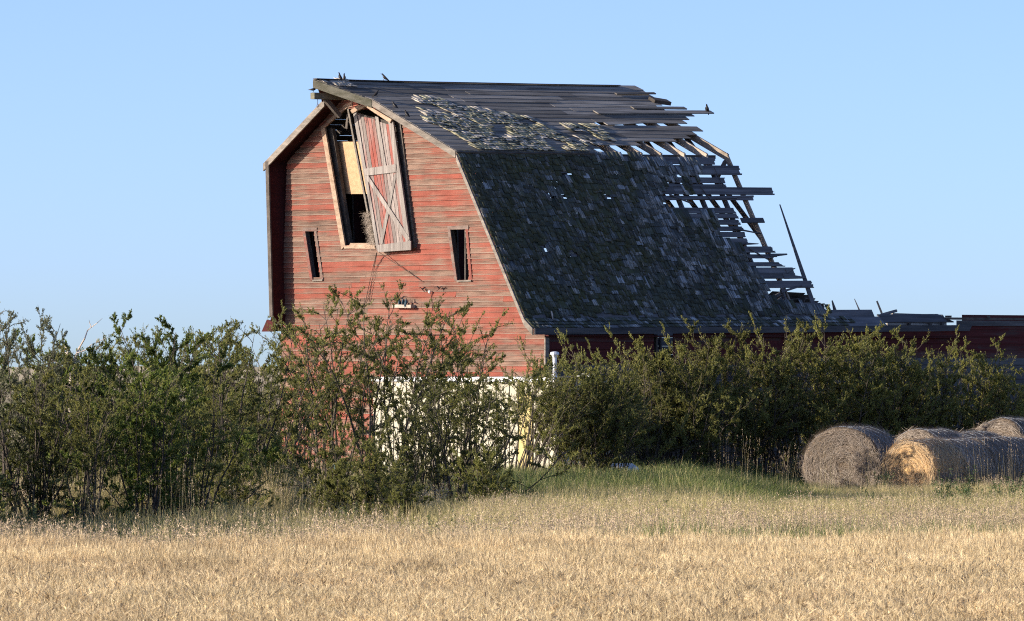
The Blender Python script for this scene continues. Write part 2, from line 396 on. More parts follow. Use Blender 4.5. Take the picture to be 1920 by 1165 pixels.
# ---- gable wall
mb = MB()
for x in np.arange(-9.9, -0.2, 0.62):       # studs behind the boards
    top = 9.6 - abs(x+6.6)*0.45
    for hx0, hx1, hz0, hz1 in ((-8.9,-4.3,6.0,10.4), (-9.95,-9.0,5.0,7.4), (-3.6,-2.2,5.0,7.4)):
        pass
    if -9.3 < x < -3.4: top = 5.9
    else: top = 8.0 if x < -3.4 else min(8.0, 4.2 + (-0.4-x)*1.62)
    mb.box((x-.02, .02, 0.0), (x+.02, .12, top))
gable = mb.build('gable_wall', M['dark_wood'], barn)

DOOR = [(607,236),(652,200),(742,214),(768,462),(643,464)]     # opening of the loft door, photo pixels
WINL = [(572,434),(589,434),(602,525),(586,526)]
WINR = [(844,431),(873,430),(881,526),(857,527)]
def loc2(poly): return [(onY(*p).x, onY(*p).z) for p in poly]
def xspan(poly, z):
    xs = []
    for (x0,z0),(x1,z1) in zip(poly, poly[1:]+poly[:1]):
        if (z0-z)*(z1-z) < 0: xs.append(x0+(x1-x0)*(z-z0)/(z1-z0))
    return (min(xs), max(xs)) if len(xs) >= 2 else None
OPEN = [loc2(p) for p in (DOOR, WINL, WINR)]
OUT = [(onY(525,720).x, 0.0), (onY(527,660).x, 3.6), (onY(540,300).x-.02, LKL(0).z-.02), (AL(0).x, AL(0).z-.06),
       (KL(0).x, KL(0).z-.05), (FL(0).x, FL(0).z-.04), (0.02, FL(0).z-.42), (0.02, 0.0)]
z, row = 0.0, 0
PITCH = 0.138
while z < 10.5:
    z0, z1 = z, z+PITCH+.012
    a = xspan(OUT, z0+.001); b = xspan(OUT, min(z1, 10.55))
    if a and b:
        segs = [(a[0], a[1], b[0], b[1])]
        for op in OPEN:
            h = xspan(op, z+PITCH*.5)
            if h:
                h0 = xspan(op, z0) or h; h1 = xspan(op, z1) or h
                new = []
                for (p0,p1,q0,q1) in segs:
                    if h[0] > p0 and h[1] < p1:
                        new += [(p0,h0[0],q0,h1[0]), (h0[1],p1,h1[1],q1)]
                    elif h[1] > p0 and h[0] < p0: new += [(h0[1],p1,h1[1],q1)]
                    elif h[0] < p1 and h[1] > p1: new += [(p0,h0[0],q0,h1[0])]
                    else: new.append((p0,p1,q0,q1))
                segs = new
        for (p0,p1,q0,q1) in segs:
            L = p1-p0
            if L < 0.02: continue
            cuts = [0.0]
            while L*(1-cuts[-1]) > 4.6: cuts.append(cuts[-1] + R.uniform(1.6, 4.2)/L)
            cuts.append(1.0)
            if len(cuts) > 2 and (1-cuts[-2])*L < 0.5: cuts.pop(-2)
            for c0, c1 in zip(cuts, cuts[1:]):
                mb = MB(); j0, j1 = R.uniform(-.004,.004), R.uniform(-.004,.004); g = 0.002 if c0 > 0 else 0
                xb0, xb1 = lerp(p0,p1,c0)+g, lerp(p0,p1,c1); xt0, xt1 = lerp(q0,q1,c0)+g, lerp(q0,q1,c1)
                if c0 > 0: xt0 = xb0
                if c1 < 1: xt1 = xb1
                k = R.uniform(.8,1.25); n = max(1, int((xb1-xb0)/0.9)); wv = [R.uniform(-.003,.003) for _ in range(n+1)]
                base = len(mb.v)
                for i in range(n+1):
                    u = i/n; jz = lerp(j0,j1,u)+wv[i]; xb, xt = lerp(xb0,xb1,u), lerp(xt0,xt1,u)
                    mb.v += [(xb, -.034*k+wv[i], z0+jz), (xt, -.007, z1+jz), (xt, .012, z1+jz), (xb, -.010*k, z0+jz)]
                for i in range(n):
                    a0 = base+4*i; b0 = a0+4
                    mb.f += [(a0,b0,b0+1,a0+1),(a0+1,b0+1,b0+2,a0+2),(a0+2,b0+2,b0+3,a0+3),(a0+3,b0+3,b0,a0)]
                mb.f += [(base,base+1,base+2,base+3),(base+4*n+3,base+4*n+2,base+4*n+1,base+4*n)]; mb.m += [0]*len(mb.f)
                mb.build('siding_board', M['siding'], gable)
    z += PITCH; row += 1

def gq(name, pts, mat, parent, y0=-.03, th=.035, **kw):
    """a flat piece on the gable: four photo points on the plane y0, th thick towards the viewer"""
    mb = MB(); q = [onY(px, py, y0) for px, py in pts]
    back = [Vector((p.x, y0+th, p.z)) for p in q]
    mb.hexa(back + q); return mb.build(name, mat, parent, **kw)
def gstrip(p0, p1, wpx, d=(1,0)):
    """four points of a strip between two photo points, widened along d"""
    (x0,y0),(x1,y1) = p0, p1
    return [(x0,y0),(x0+wpx*d[0],y0+wpx*d[1]),(x1+wpx*d[0],y1+wpx*d[1]),(x1,y1)]

# ---- windows (empty openings with frames)
for W, nm in ((WINL,'left'), (WINR,'right')):
    tl,tr,br,bl = W
    fw = 5
    mbw = MB()
    q = [onY(*p, 0.10) for p in W]
    top = [onY(tl[0],tl[1],-.03), onY(tr[0],tr[1],-.03)]
    win = gq('window', [(tl[0]-fw,tl[1]-7),(tr[0]+fw,tr[1]-7),(tr[0]+fw,tr[1]),(tl[0]-fw,tl[1])], M['win_trim'], barn, -.045, .04)
    gq('frame', [(tl[0]-fw,tl[1]),(tl[0],tl[1]),(bl[0],bl[1]),(bl[0]-fw,bl[1])], M['win_trim'], win, -.045, .04)
    gq('frame', [(tr[0],tr[1]),(tr[0]+fw-1,tr[1]),(br[0]+fw-1,br[1]),(br[0],br[1])], M['win_trim'], win, -.045, .04)
    gq('sill', [(bl[0]-1,bl[1]-1),(br[0]+2,br[1]-1),(br[0]+2,br[1]+2),(bl[0]-1,bl[1]+2)], M['trim'], win, -.07, .08)
    # deep jamb inside
    a, b2 = onY(*tl), onY(*bl)
    piece('jamb', M['dark_wood'], win, lambda m: m.hexa([(b2.x-.03,.0,b2.z),(b2.x,.0,b2.z),(b2.x,.14,b2.z),(b2.x-.03,.14,b2.z),(a.x-.03,.0,a.z),(a.x,.0,a.z),(a.x,.14,a.z),(a.x-.03,.14,a.z)]))

# ---- loft door opening trim
opening = gq('door_frame', [(601,238),(608,234),(647,461),(640,468)], M['fresh'], barn, -.05, .05)
gq('jamb', [(608,236),(623,240),(657,458),(646,462)], M['dark_wood'], opening, .12, .1)
gq('header', [(604,236),(648,195),(653,200),(608,240)], M['trim_red'], opening, -.065, .05)
gq('header', [(649,195),(660,190),(661,200),(652,202)], M['trim_red'], opening, -.066, .05)
gq('header', [(661,189),(667,187),(672,197),(662,200)], M['trim_red'], opening, -.064, .05)
gq('sill', [(645,461),(702,459),(704,467),(645,466)], M['fresh'], opening, -.07, .16)
gq('sill_board', [(657,456),(697,456),(700,461),(654,461)], M['fresh'], opening, -.02, .06)
gq('post', [(650,202),(653,202),(702,458),(699,459)], M['trim'], opening, -.03, .05)
gq('loose_slat', [(650,214),(653,213),(651,242),(647,241)], M['dark_wood'], opening, .05, .03)
gq('frame_post', [(741,229),(748,231),(776,466),(768,467)], M['dark_wood'], opening, -.05, .05)
gq('frame_post', [(748,231),(751,233),(779,464),(776,466)], M['trim'], opening, -.07, .06)

# ---- the hanging loft door
door = gq('loft_door', [(664,210),(736,230),(770,466),(709,471)], M['dark_wood'], barn, -.17, .03)
DT0, DT1, DB0, DB1 = (663,206),(738,229),(708,471),(771,466)
def dpt(u, v):
    return (lerp(lerp(DT0[0],DT1[0],u), lerp(DB0[0],DB1[0],u), v), lerp(lerp(DT0[1],DT1[1],u), lerp(DB0[1],DB1[1],u), v))
nb = 9
for i in range(nb):
    u0, u1 = 0.06+i/nb*.82+.004, 0.06+(i+1)/nb*.82-.006
    j = R.uniform(-.006,.006)
    gq('door_plank', [dpt(u0,.03+j),dpt(u1,.03+j),dpt(u1,.97),dpt(u0,.97)], M['door_plank'], door, -.195-R.uniform(0,.012), .024)
gq('stile', [dpt(-.03,.0),dpt(.06,.0),dpt(.06,1.0),dpt(-.02,1.0)], M['door_grey'], door, -.225, .05)
gq('stile', [dpt(.86,.0),dpt(.985,.0),dpt(.985,.985),dpt(.86,.985)], M['door_grey'], door, -.225, .05)
gq('stile', [(703,218),(709,220),(724,312),(718,312)], M['door_grey'], door, -.222, .026)
gq('rail', [(681,317),(742,308),(744,323),(684,330)], M['door_grey'], door, -.24, .04)
gq('rail', [(706,460),(770,452),(770,469),(709,473)], M['door_grey'], door, -.25, .045)
gq('brace', [(684,331),(690,329),(768,447),(763,454)], M['door_grey'], door, -.235, .026)
gq('brace', [(739,327),(744,326),(717,458),(711,456)], M['door_grey'], door, -.222, .024)
gq('track_board', [(657,207),(672,197),(686,200),(660,213)], M['fresh'], door, -.26, .06)
gq('track_board', [(683,199),(690,198),(734,224),(731,231)], M['fresh'], door, -.27, .06)

# sheet of particle board set back inside the opening, and hay behind the door
a = [onY(px, py, 0.32) for px, py in ((626,266),(672,266),(690,364),(641,364))]
mb = MB(); mb.hexa([p+Vector((0,.02,0)) for p in a] + a)
o = mb.build('particle_board', M['osb'], barn)
def strands(name, n, fn, mat, wd=0.006):
    V = np.zeros((n*4, 3)); 
    for i in range(n):
        p, d, l, nn = fn(i); d = d.normalized(); s = d.cross(nn).normalized()*wd*R.uniform(.6,1.3)/2
        q = p + d*l + nn*R.uniform(-.2,.3)*l*.25
        V[i*4:i*4+4] = [p-s, p+s, q+s*.4, q-s*.4]
    return soup(name, V, np.arange(n*4).reshape(-1,4), [mat])
def hayfn(i):
    py = R.uniform(398,462); px = R.gauss(690+(py-398)*.2+4*mnoise.noise((py*.12,0,0)),3.5); p = onY(px, py, R.uniform(-.12,.1))
    return p, Vector((R.uniform(-1,.5), R.uniform(-.6,.3), R.uniform(-1,.3))), R.uniform(.06,.2), Vector((0,-1,0)) + Vector((R.uniform(-.4,.4),0,R.uniform(-.4,.4)))
hay = link('loose_hay', strands('loose_hay', 1300, hayfn, M['strand'], .006), barn.parent, None,
           label='tuft of loose golden hay spilling out beside the hanging loft door', category='hay', kind='thing')
hay.matrix_world = Matrix.Translation((P0[0], P0[1], 0)) @ Matrix.Rotation(B-math.pi/2, 4, 'Z')

# ---- side wall under the right eave, and the roofless stretch beyond
mb = MB()
for y in np.arange(0.3, 26, 1.2): mb.box((-.14, y, 0), (-.03, y+.05, 4.0))
side = mb.build('side_wall', M['dark_wood'], barn)
hole0, hole1 = onX(1225,640).y, onX(1262,640).y
z, row = 0.0, 0
while z < 4.42:
    pit = .19; z1 = z+pit+.012
    ymin, ymax = 0.0, 27.0
    if z1 > 4.12: ymin = 15.2
    segs = [(ymin, ymax)]
    if z > 2.9 and z1 < 4.2: segs = [(0, hole0), (hole1, ymax)]
    for (s0, s1) in segs:
        y = s0
        while y < s1-.05:
            ye = min(s1, y+R.uniform(3.2,5.5))
            if s1-ye < 0.8: ye = s1
            mb = MB(); k = R.uniform(.8,1.2); j = R.uniform(-.004,.004)
            mb.hexa([(-.012,y+.002,z+j),(.030*k,y+.002,z+j),(.030*k,ye,z+j),(-.012,ye,z+j),
                     (-.016,y+.002,z1+j),(.006,y+.002,z1+j),(.006,ye,z1+j),(-.016,ye,z1+j)])
            redz = 3.25 if y > 8 else (3.1 if y < 4.5 else 3.4)
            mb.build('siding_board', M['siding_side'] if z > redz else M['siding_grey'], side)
            y = ye
    z += pit; row += 1
for px in (1475,):
    y = onX(px, 640).y
    piece('batten', M['siding_grey'], side, lambda m: m.box((.031, y-.09, 0), (.07, y+.09, 4.0)))
piece('corner_board', M['trim'], side, lambda m: m.box((.005, -.035, 0), (.05, .1, 3.9)))
y0, y1 = onX(1777, 600).y, 27.0
piece('wall_plate', M['dark_wood'], side, lambda m: m.box((-.12, y0, 4.44), (.03, y1, 4.50)))
piece('trim_board', M['siding_grey'], side, lambda m: m.box((.032, y0+.3, 4.28), (.06, y1, 4.42)))
for k in range(5):
    piece('wall_plate', M['dark_wood'], side, lambda m, k=k: m.box((-.10, y0+k*1.5, 4.502), (.05, y0+k*1.5+.10, 4.55)))

# ---- far wall and back framing, mostly hidden
mb = MB()
for y in np.arange(0.3, 26, 1.2): mb.box((LFL(0).x+.12, y, 0), (LFL(0).x+.2, y+.05, 4.0))
lw = mb.build('far_wall', M['dark_wood'], barn)
z = 0.0
while z < 4.0:
    mb = MB(); mb.box((LFL(0).x+.08, 0.0, z), (LFL(0).x+.115, 27.0, z+.23)); mb.build('siding_board', M['siding_grey'], lw); z += .235
fl = MB(); fl.box((LFL(0).x+.25, .13, 3.55), (-.18, 16.0, 3.62)); fl.build('loft_floor', M['dark_wood'], barn)

# ---- roof: its own mesh is the ridge beam and plates; boards, rafters and shingles are children
mb = MB()
mb.bar(AL(0)+Vector((0,0,-.22)), AL(9.2)+Vector((0,0,-.22)), .05, .2)
mb.bar(KL(0.2)-LON*.16+Vector((-.1,0,0)), KL(8.9)-LON*.16+Vector((-.1,0,0)), .1, .1)
roof = mb.build('roof', M['dark_wood'], barn)

# upper slope sheathing rows: front edge follows the hood, back ends are ragged
TIP = onX(590,148, A0.x).y
sR = upinv(681,184)[1]
def front(s): return lerp(TIP, E_, s/sR) if s < sR else E_
ends_up = [1177,1190,1199,1206,1210,1214,1230,1278,1272,1266,1113,1297,1286,1275,1254,1186,1113,1110]
NU = len(ends_up)
for i, ex in enumerate(ends_up):
    s0, s1 = i/NU, (i+1)/NU
    y_end = upinv(ex, lerp(158,286,(i+.5)/NU))[0]
    yf0, yf1 = front(s0), front(s1)
    cuts = [yf0]
    while y_end-cuts[-1] > 5.2: cuts.append(cuts[-1]+R.uniform(2.2,4.4))
    cuts.append(y_end)
    for c, (a, b) in enumerate(zip(cuts, cuts[1:])):
        last = c == len(cuts)-2
        mb = MB(); lift = R.uniform(0, .012)
        slab(mb, UP, a+(0 if c == 0 else .004), b, s0-.016, s1+.002, .002+lift*.3, .012+lift*.8, .022, (yf1-yf0) if c == 0 else 0, R.uniform(-.12,.12) if last else 0, ds=R.uniform(-.004,.004))
        mb.build('sheathing_board', M['sheath_up'], roof)
def upboard(x0, y0, x1, y1, hpx, mat, th=.03, o=.05, name='sheathing_board', taper=1.0):
    """a loose board on the upper slope between two photo points"""
    a, b = upinv(x0,y0), upinv(x1,y1); hs = hpx/128.0
    mb = MB(); S = UP
    q = []
    for oo in (o-th, o):
        q += [S(a[0],a[1],oo), S(b[0],b[1],oo), S(b[0],b[1]+hs*taper,oo), S(a[0],a[1]+hs,oo)]
    mb.hexa(q); return mb.build(name, mat, roof)
upboard(1110,214, 1328,219, 6, M['sheath_up'], .03, .06, taper=.8)
upboard(1180,208, 1279,211, 4, M['sheath_up'], .03, .055)
upboard(1150,183, 1223,184, 2.6, M['sheath_up'], .03, .06)
upboard(1213,194, 1246,200, 7, M['dark_wood'], .10, .10, taper=.8)
upboard(1130,236, 1196,234, 4.5, M['sheath_up'], .02, .05)
piece('drip_board', M['dark_wood'], roof, lambda m: m.bar(KL(E_-.04)+Vector((.03,0,-.03)), KL(upinv(1110,286)[0])+Vector((.03,0,-.03)), .10, .035, (.4,0,1)))
piece('ridge_board', M['dark_wood'], roof, lambda m: [m.bar(AL(lerp(TIP,9.35,i/8))+Vector((.04,0,.028)), AL(lerp(TIP,9.35,(i+1)/8))+Vector((.04,0,.028)), .12, .02) for i in range(8)])
# gable hood and rakes
def rake(name, S, y0, s0, y1, s1, wd, mat, th=.045, drop=.02):
    mb = MB(); a, b = S(y0, s0, -drop), S(y1, s1, -drop)
    dn = Vector((0,0,-wd))
    q = [a+Vector((0,0,0)), b, b+dn, a+dn]
    mb.hexa([p+Vector((0,0.0,0)) for p in q] + [p+Vector((0,-th,0)) for p in q]); return mb.build(name, mat, roof)
rake('barge_board', UP, TIP-.01, 0.0, E_-.012, sR, .21, M['barge_green'], .05, .0)
rake('barge_board', UP, E_-.004, sR-.01, E_-.004, 1.005, .17, M['trim'], .045, -.005)
rake('barge_board', LO, E_-.006, 0.02, E_-.006, 1.0, .17, M['trim'], .045, .0)
rake('barge_board', FLS, E_-.008, 0.0, E_-.008, 1.0, .17, M['trim'], .045, .0)
sRl = 0.26
def frontL(s): return lerp(TIP, E_, s/sRl) if s < sRl else E_
rake('barge_board', LUP, E_-.004, sRl-.04, E_-.004, 1.03, .20, M['trim'], .045, -.005)
mb = MB()
a, b = LLO(E_-.006, 0.0, .0), LLO(E_-.006, .99, .0)
q = [a, a+Vector((.13,0,0)), b+Vector((.13,0,0)), b]
mb.hexa(q + [p+Vector((0,-.045,0)) for p in q]); mb.build('barge_board', M['dark_wood'], roof)
# left slopes: spaced boards with daylight between them
NLU = 15
for i in range(NLU):
    s0, s1 = i/NLU, (i+1)/NLU
    a0, a1 = frontL(s0), frontL(s1)
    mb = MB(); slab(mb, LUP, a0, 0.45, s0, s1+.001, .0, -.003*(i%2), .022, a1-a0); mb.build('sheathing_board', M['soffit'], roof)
    gap = R.uniform(.10,.24)/NLU if 6 <= i <= 12 else 0.0
    mb = MB(); slab(mb, LUP, 0.455, R.uniform(7.2,7.7), s0, s1-gap+.001, .0, -.003*(i%2), .022); mb.build('sheathing_board', M['dark_wood'], roof)
NLL = 22
for i in range(NLL):
    s0, s1 = i/NLL, (i+1)/NLL
    zc = lerp(LK0.z, LF0.z, (i+.5)/NLL)
    ye = 12.0 if zc < 5.9 else R.uniform(6.7,6.9)
    if 6.05 < zc < 6.22: ye = 12.0
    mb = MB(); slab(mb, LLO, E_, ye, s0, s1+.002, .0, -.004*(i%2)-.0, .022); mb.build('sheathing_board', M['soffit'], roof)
for i in range(2):
    mb = MB(); slab(mb, LFS, E_-.02*i, 12.0, i/2, (i+1)/2-(.08 if i == 0 else 0), .0, .0, .03); mb.build('sheathing_board', M['soffit'], roof)
mb = MB(); p = LFS(E_, .45); mb.hexa([p+Vector(v) for v in ((-.22,-.05,-.2),(.28,-.05,-.2),(.28,-.05,.05),(0,-.05,.12),(-.22,0,-.2),(.28,0,-.2),(.28,0,.05),(0,0,.12))]); mb.build('eave_return', M['soffit'], roof)

# rafters: each bent pair is an upper and a lower rafter with a brace
raf_px = [930, 969, 1008, 1047, 1085, 1124, 1162, 1204, 1241, 1285, 1327, 1366]
for i, px in enumerate(raf_px):
    y = onX(px, 287, K0.x).y
    top = .0
    a, b = UP(y, .0, -.10), UP(y, 1.0, -.10)
    piece('rafter', M['rafter'], roof, lambda m: m.bar(a, b, .06, .18, UPN))
    c, d = LO(y, -.01, -.10), LO(y, 1.04, -.10)
    piece('rafter', M['rafter'] if i > 10 else M['sheath_low'], roof, lambda m: m.bar(c, d, .05, .14, LON))
    if i >= 6:
        e, g = UP(y, .62, -.2)+Vector((0,.06,0)), LO(y, .50, -.16)+Vector((0,.06,0))
        piece('brace', M['dark_wood'], roof, lambda m: m.bar(e, g, .04, .13, LON))
    else:
        piece('collar_tie', M['dark_wood'], roof, lambda m: m.bar(UP(y,.55,-.2), LUP(y,.55,-.2), .04, .12))
    if y < 7.3:
        piece('rafter', M['dark_wood'], roof, lambda m: m.bar(LUP(y,0,-.10), LUP(y,1,-.10), .05, .15, LUPN))
        piece('rafter', M['dark_wood'], roof, lambda m: m.bar(LLO(y,0,-.10), LLO(y,1,-.10), .05, .14, LLON))
# knee brace at the last rafter
y = onX(1366, 287, K0.x).y
piece('brace', M['dark_wood'], roof, lambda m: m.bar(LO(y,.02,-.2), LO(y-.55,.12,-.2), .1, .1, LON))

def ragged(mb, S, y0, y1, s0, s1, th, amp):
    # a board whose far end is split into uneven splinters
    n = R.choice([3,4,5]); ts = [0]+sorted(R.uniform(.1,.9) for _ in range(n-1))+[1]
    for a, b in zip(ts, ts[1:]):
        e = y1+R.uniform(-amp, amp); d0, d1 = R.uniform(-amp,amp)*.5, R.uniform(-amp,amp)*.5
        q = [S(y, s0+(s1-s0)*k, o) for o in (-th, 0.0) for (y, k) in ((y0,a),(e+d0,a),(e+d1,b),(y0,b))]
        mb.hexa(q)
# lower slope sheathing: rows measured from the broken end (top, bottom, right end in the photograph)
rows = [(297,309.5,1338),(312,319,1385),(320,329.5,1386),(334,344,1357),(347,351.5,1359),(353,366.5,1446),(369.5,376.5,1410),
        (391,401,1376),(403,411.3,1381),(414,423,1384),(426,434,1391),(437,446.5,1397),(449,460.5,1401),(464,475,1448),(479,486,1450),
        (493.5,501,1464),(504,524.5,1490),(528.5,541.5,1520),(569,575,1533),(576,582.5,1541)]
def shingle_edge(py):
    """right edge of the shingle field in the photograph at a row"""
    tab = [(284,1108),(292,1125),(300,1150),(306,1236),(320,1262),(345,1268),(360,1252),(375,1240),(391,1248),(401,1258),(410,1288),(428,1300),
           (446,1350),(462,1368),(476,1404),(500,1407),(512,1412),(526,1432),(540,1441),(560,1445),(572,1458),(582,1505),(590,1560),(600,1600),(612,1602)]
    for (a, xa), (b, xb) in zip(tab, tab[1:]):
        if a <= py <= b: return lerp(xa, xb, (py-a)/(b-a))
    return tab[0][1] if py < 284 else tab[-1][1]
# small see-through holes (photo pixels: x0,x1,y0,y1)
PATCH = [(1278,1314,306,342),(1286,1302,340,374),(1272,1296,404,440),(1322,1350,404,455),(1300,1330,425,440)]
HOLES = [(1057,1070,328,335),(1036,1056,350.5,353.5),(1033,1043,370.5,373.5),(1057,1064,370.5,373.5),(1138,1146,371,373),(1186,1190,411,413),
         (1021,1026,466,469),(1025,1031,481,484),(1068,1072,480,483),(1082,1086,480,483)]
for k, (pt, pb, ex) in enumerate(rows):
    y1_, s0 = loinv(ex-14, pt); _, s1 = loinv(ex-14, pb)
    y_end = loinv(ex, (pt+pb)/2)[0]
    segs = [(E_+.02, y_end)]
    for (x0,x1,h0,h1) in HOLES:
        ha, hb = loinv(x0,(h0+h1)/2)[0], loinv(x1,(h0+h1)/2)[0]; hs = loinv(x0,(h0+h1)/2)[1]
        if s0-.01 < hs < s1+.01:
            segs = [q for (a, b) in segs for q in (((a, ha), (hb, b)) if a < ha and hb < b else ((a, b),))]
    for (a, b) in segs:
        cuts = [a]
        while b-cuts[-1] > 5.0: cuts.append(cuts[-1]+R.uniform(2.4,4.2))
        cuts.append(b)
        for c, (p, q) in enumerate(zip(cuts, cuts[1:])):
            mb = MB(); last = q == y_end
            ts0, ts1 = R.uniform(-.0025,.0025), R.uniform(-.0025,.0025)
            if last: ragged(mb, LO, p+.002, q, s0+ts0, s1+ts0, .022, .10 if ex > 1440 and k not in (5,17) else .04)
            else: slab(mb, LO, p+.002, q, s0+ts0, s1+ts0, .0, .0, .022)
            mb.build('sheathing_board', M['sheath_low'], roof)
# hidden backing rows where the photo's shingles cover the gaps
for k, ((_, pb, ex), (pt, _, _2)) in enumerate(zip(rows, rows[1:])):
    s0 = loinv(1200, pb)[1]; s1 = loinv(1200, pt)[1]; ym = (pb+pt)/2
    y_end = loinv(shingle_edge(ym)-6, ym)[0]
    segs = [(E_+.02, y_end)]
    for (x0,x1,h0,h1) in HOLES:
        ha, hb = loinv(x0,(h0+h1)/2)[0], loinv(x1,(h0+h1)/2)[0]; hs = loinv(x0,(h0+h1)/2)[1]
        if s0-.008 < hs < s1+.008:
            segs = [q for (a, b) in segs for q in (((a, ha), (hb, b)) if a < ha and hb < b else ((a, b),))]
    for (a, b) in segs:
        mb = MB(); slab(mb, LO, a, b, s0-.002, s1+.002, -.0225, -.0225, .02); mb.build('sheathing_board', M['sheath_low'], roof)
mb = MB(); slab(mb, LO, E_+.02, onX(1110,290,K0.x).y, -.004, loinv(1100,297)[1], .0, .0, .022); mb.build('sheathing_board', M['sheath_low'], roof)
mb = MB(); slab(mb, LO, E_+.02, onX(1640,590,F0.x).y, loinv(1500,583)[1], 1.0, .0, .0, .022); mb.build('sheathing_board', M['sheath_low'], roof)
mb = MB(); slab(mb, FLS, E_+.02, onX(1664,605,L0.x).y, 0.0, .99, .0, .0, .022); mb.build('sheathing_board', M['sheath_low'], roof)
mb = MB(); slab(mb, FLS, onX(1664,605,L0.x).y+.01, onX(1778,605,L0.x).y, -.25, .62, .0, .0, .03, 0, .35); mb.build('sheathing_board', M['sheath_low'], roof)
def lob(x0,y0,x1,y1,hpx0,hpx1,mat=None,o=.02,th=.03,name='sheathing_board', px=True):
    """a splintered board on the lower slope, tapering from hpx0 to hpx1"""
    a, b = loinv(x0,y0), loinv(x1,y1); k = 1/ (315.0)
    mb = MB(); q = []
    for oo in (o-th, o):
        q += [LO(a[0],a[1],oo), LO(b[0],b[1],oo), LO(b[0],b[1]+hpx1*k,oo), LO(a[0],a[1]+hpx0*k,oo)]
    mb.hexa(q); return mb.build(name, mat or M['sheath_low'], roof)
for a_ in ((1252,366,1296,384,3,2),(1336,318,1352,352,3,2.5),(1372,430,1424,441,3,1),(1402,468,1436,489,3,1),(1310,352,1330,379,2.5,2),(1462,548,1500,538,4,2)): lob(*a_, o=.05)
lob(1386,411,1428,411,9,9); lob(1395,457,1420,459,4,.4); lob(1440,478,1473,478,6,2); lob(1400,494,1470,501,7,.6)
lob(1470,507,1489,505,8,.5); lob(1465,515,1508,522,10,2); lob(1330,370,1410,369,3,2.5); lob(1245,373,1378,372,4,3,o=.03)
# bent-over slivers
# eave fascia
piece('fascia', M['sheath_low'], roof, lambda m: m.hexa([EL(E_)+Vector((.01,0,-.16)), EL(15.3)+Vector((.01,0,-.16)), EL(15.4)+Vector((.01,0,.0)), EL(E_)+Vector((.01,0,.0)),
                                                        EL(E_)+Vector((.05,0,-.16)), EL(15.3)+Vector((.05,0,-.16)), EL(15.4)+Vector((.05,0,.0)), EL(E_)+Vector((.05,0,.0))]))
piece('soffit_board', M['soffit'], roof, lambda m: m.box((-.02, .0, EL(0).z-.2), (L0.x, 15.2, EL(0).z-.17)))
# standing rafter stubs of the collapsed part
def stub(x0,y0,x1,y1,w0,taper,mat=None):
    a = onP(x0,y0,LO(9,.5),LON)-LON*.09; b = onP(x1,y1,LO(9,.5),LON)-LON*.02
    piece('rafter_stub', mat or M['sheath_low'], roof, lambda m: m.bar(a, b, .05, w0, LON.cross(Vector((0,1,0))), taper=taper))
stub(1528,566,1463,383,.13,.25); stub(1571,585,1561,563,.12,.3); stub(1618,585,1603,560,.13,.35); stub(1657,584,1645,564,.08,.8)
stub(1655,588,1682,582,.07,.9); stub(1478,566,1466,541,.15,1.0)

# ---- shingles
cands = []        # (width, verts8, material)
hv3 = lambda p, s: mnoise.noise((p.x*s, p.y*s, p.z*s))
exp_ = 0.148
ncourse = int(LOL/exp_)
def add_shingle(S, y0, y1, s_top, s_bot, o0, o1, th, mat, rag=0.0, tw=0.0):
    mb = MB(); d = R.uniform(-rag, rag)
    slab(mb, S, y0, y1, s_top, s_bot+d, o0, o1, th, tw, tw)
    cands.append((y1-y0, mb.v[:8], mat))
for c in range(ncourse+1):
    s_bot = (c+1)*exp_/LOL
    if s_bot > 1.012: break
    y = E_+.0
    while True:
        wd = R.choice([.09,.11,.13,.15,.18,.22])*R.uniform(.9,1.1)
        ym = y+wd/2
        p = LO(ym, s_bot)
        # approx photo position of the shingle
        wpos = to_world(p.x, p.y, p.z); ppx = 960+FPX*wpos.x/wpos.y; ppy = HOR-FPX*(wpos.z-EYE)/wpos.y
        if ppx > 1420 and ppx > shingle_edge(ppy)+8: break
        if ppx > 1600: break
        if ppx > shingle_edge(ppy)+R.uniform(-7,5) and not any(a < ppx < b and c0 < ppy < d for (a,b,c0,d) in PATCH):
            y += wd; continue
        inhole = any(x0-2 < ppx < x1+2 and h0 < ppy < h1+12 for (x0,x1,h0,h1) in HOLES)
        near_edge = shingle_edge(ppy)-ppx
        worn = hv3(p, .9)*.6 + hv3(p, 2.6)*.35 + (.28 if near_edge < 90 else 0) + (.10 if ppx > 1030 else -.22) - (.06 if ppy > 480 else 0)
        miss = R.random() < (.03 + max(0, worn-.25)*.35)
        if not inhole and not miss:
            mat = 'sh_grey' if R.random() < max(.035, worn*1.5-.05) else ('sh_dark' if R.random() < .42+worn else 'sh_moss')
            add_shingle(LO, y, y+wd-R.uniform(.003,.012), max(-.005, s_bot-.33/LOL), s_bot, .004, .026+R.uniform(0,.012), .011, mat, .016, R.uniform(-.02,.02))
        y += wd
for c in range(3):          # the flare at the eave
    s_bot = (c+1)/3
    y = E_
    ye = onX(1602 if c < 2 else 1590, 606, L0.x).y
    while y < ye:
        wd = R.choice([.09,.12,.15,.19,.22]); p = FLS(y, s_bot)
        if R.random() > .05:
            mat = 'sh_grey' if R.random() < .15+max(0, hv3(p, 1.2)) else ('sh_dark' if R.random() < .55 else 'sh_moss')
            add_shingle(FLS, y, y+wd-.006, s_bot-.5, s_bot+.02, .004, .028+R.uniform(0,.01), .011, mat, .03, 0)
        y += wd
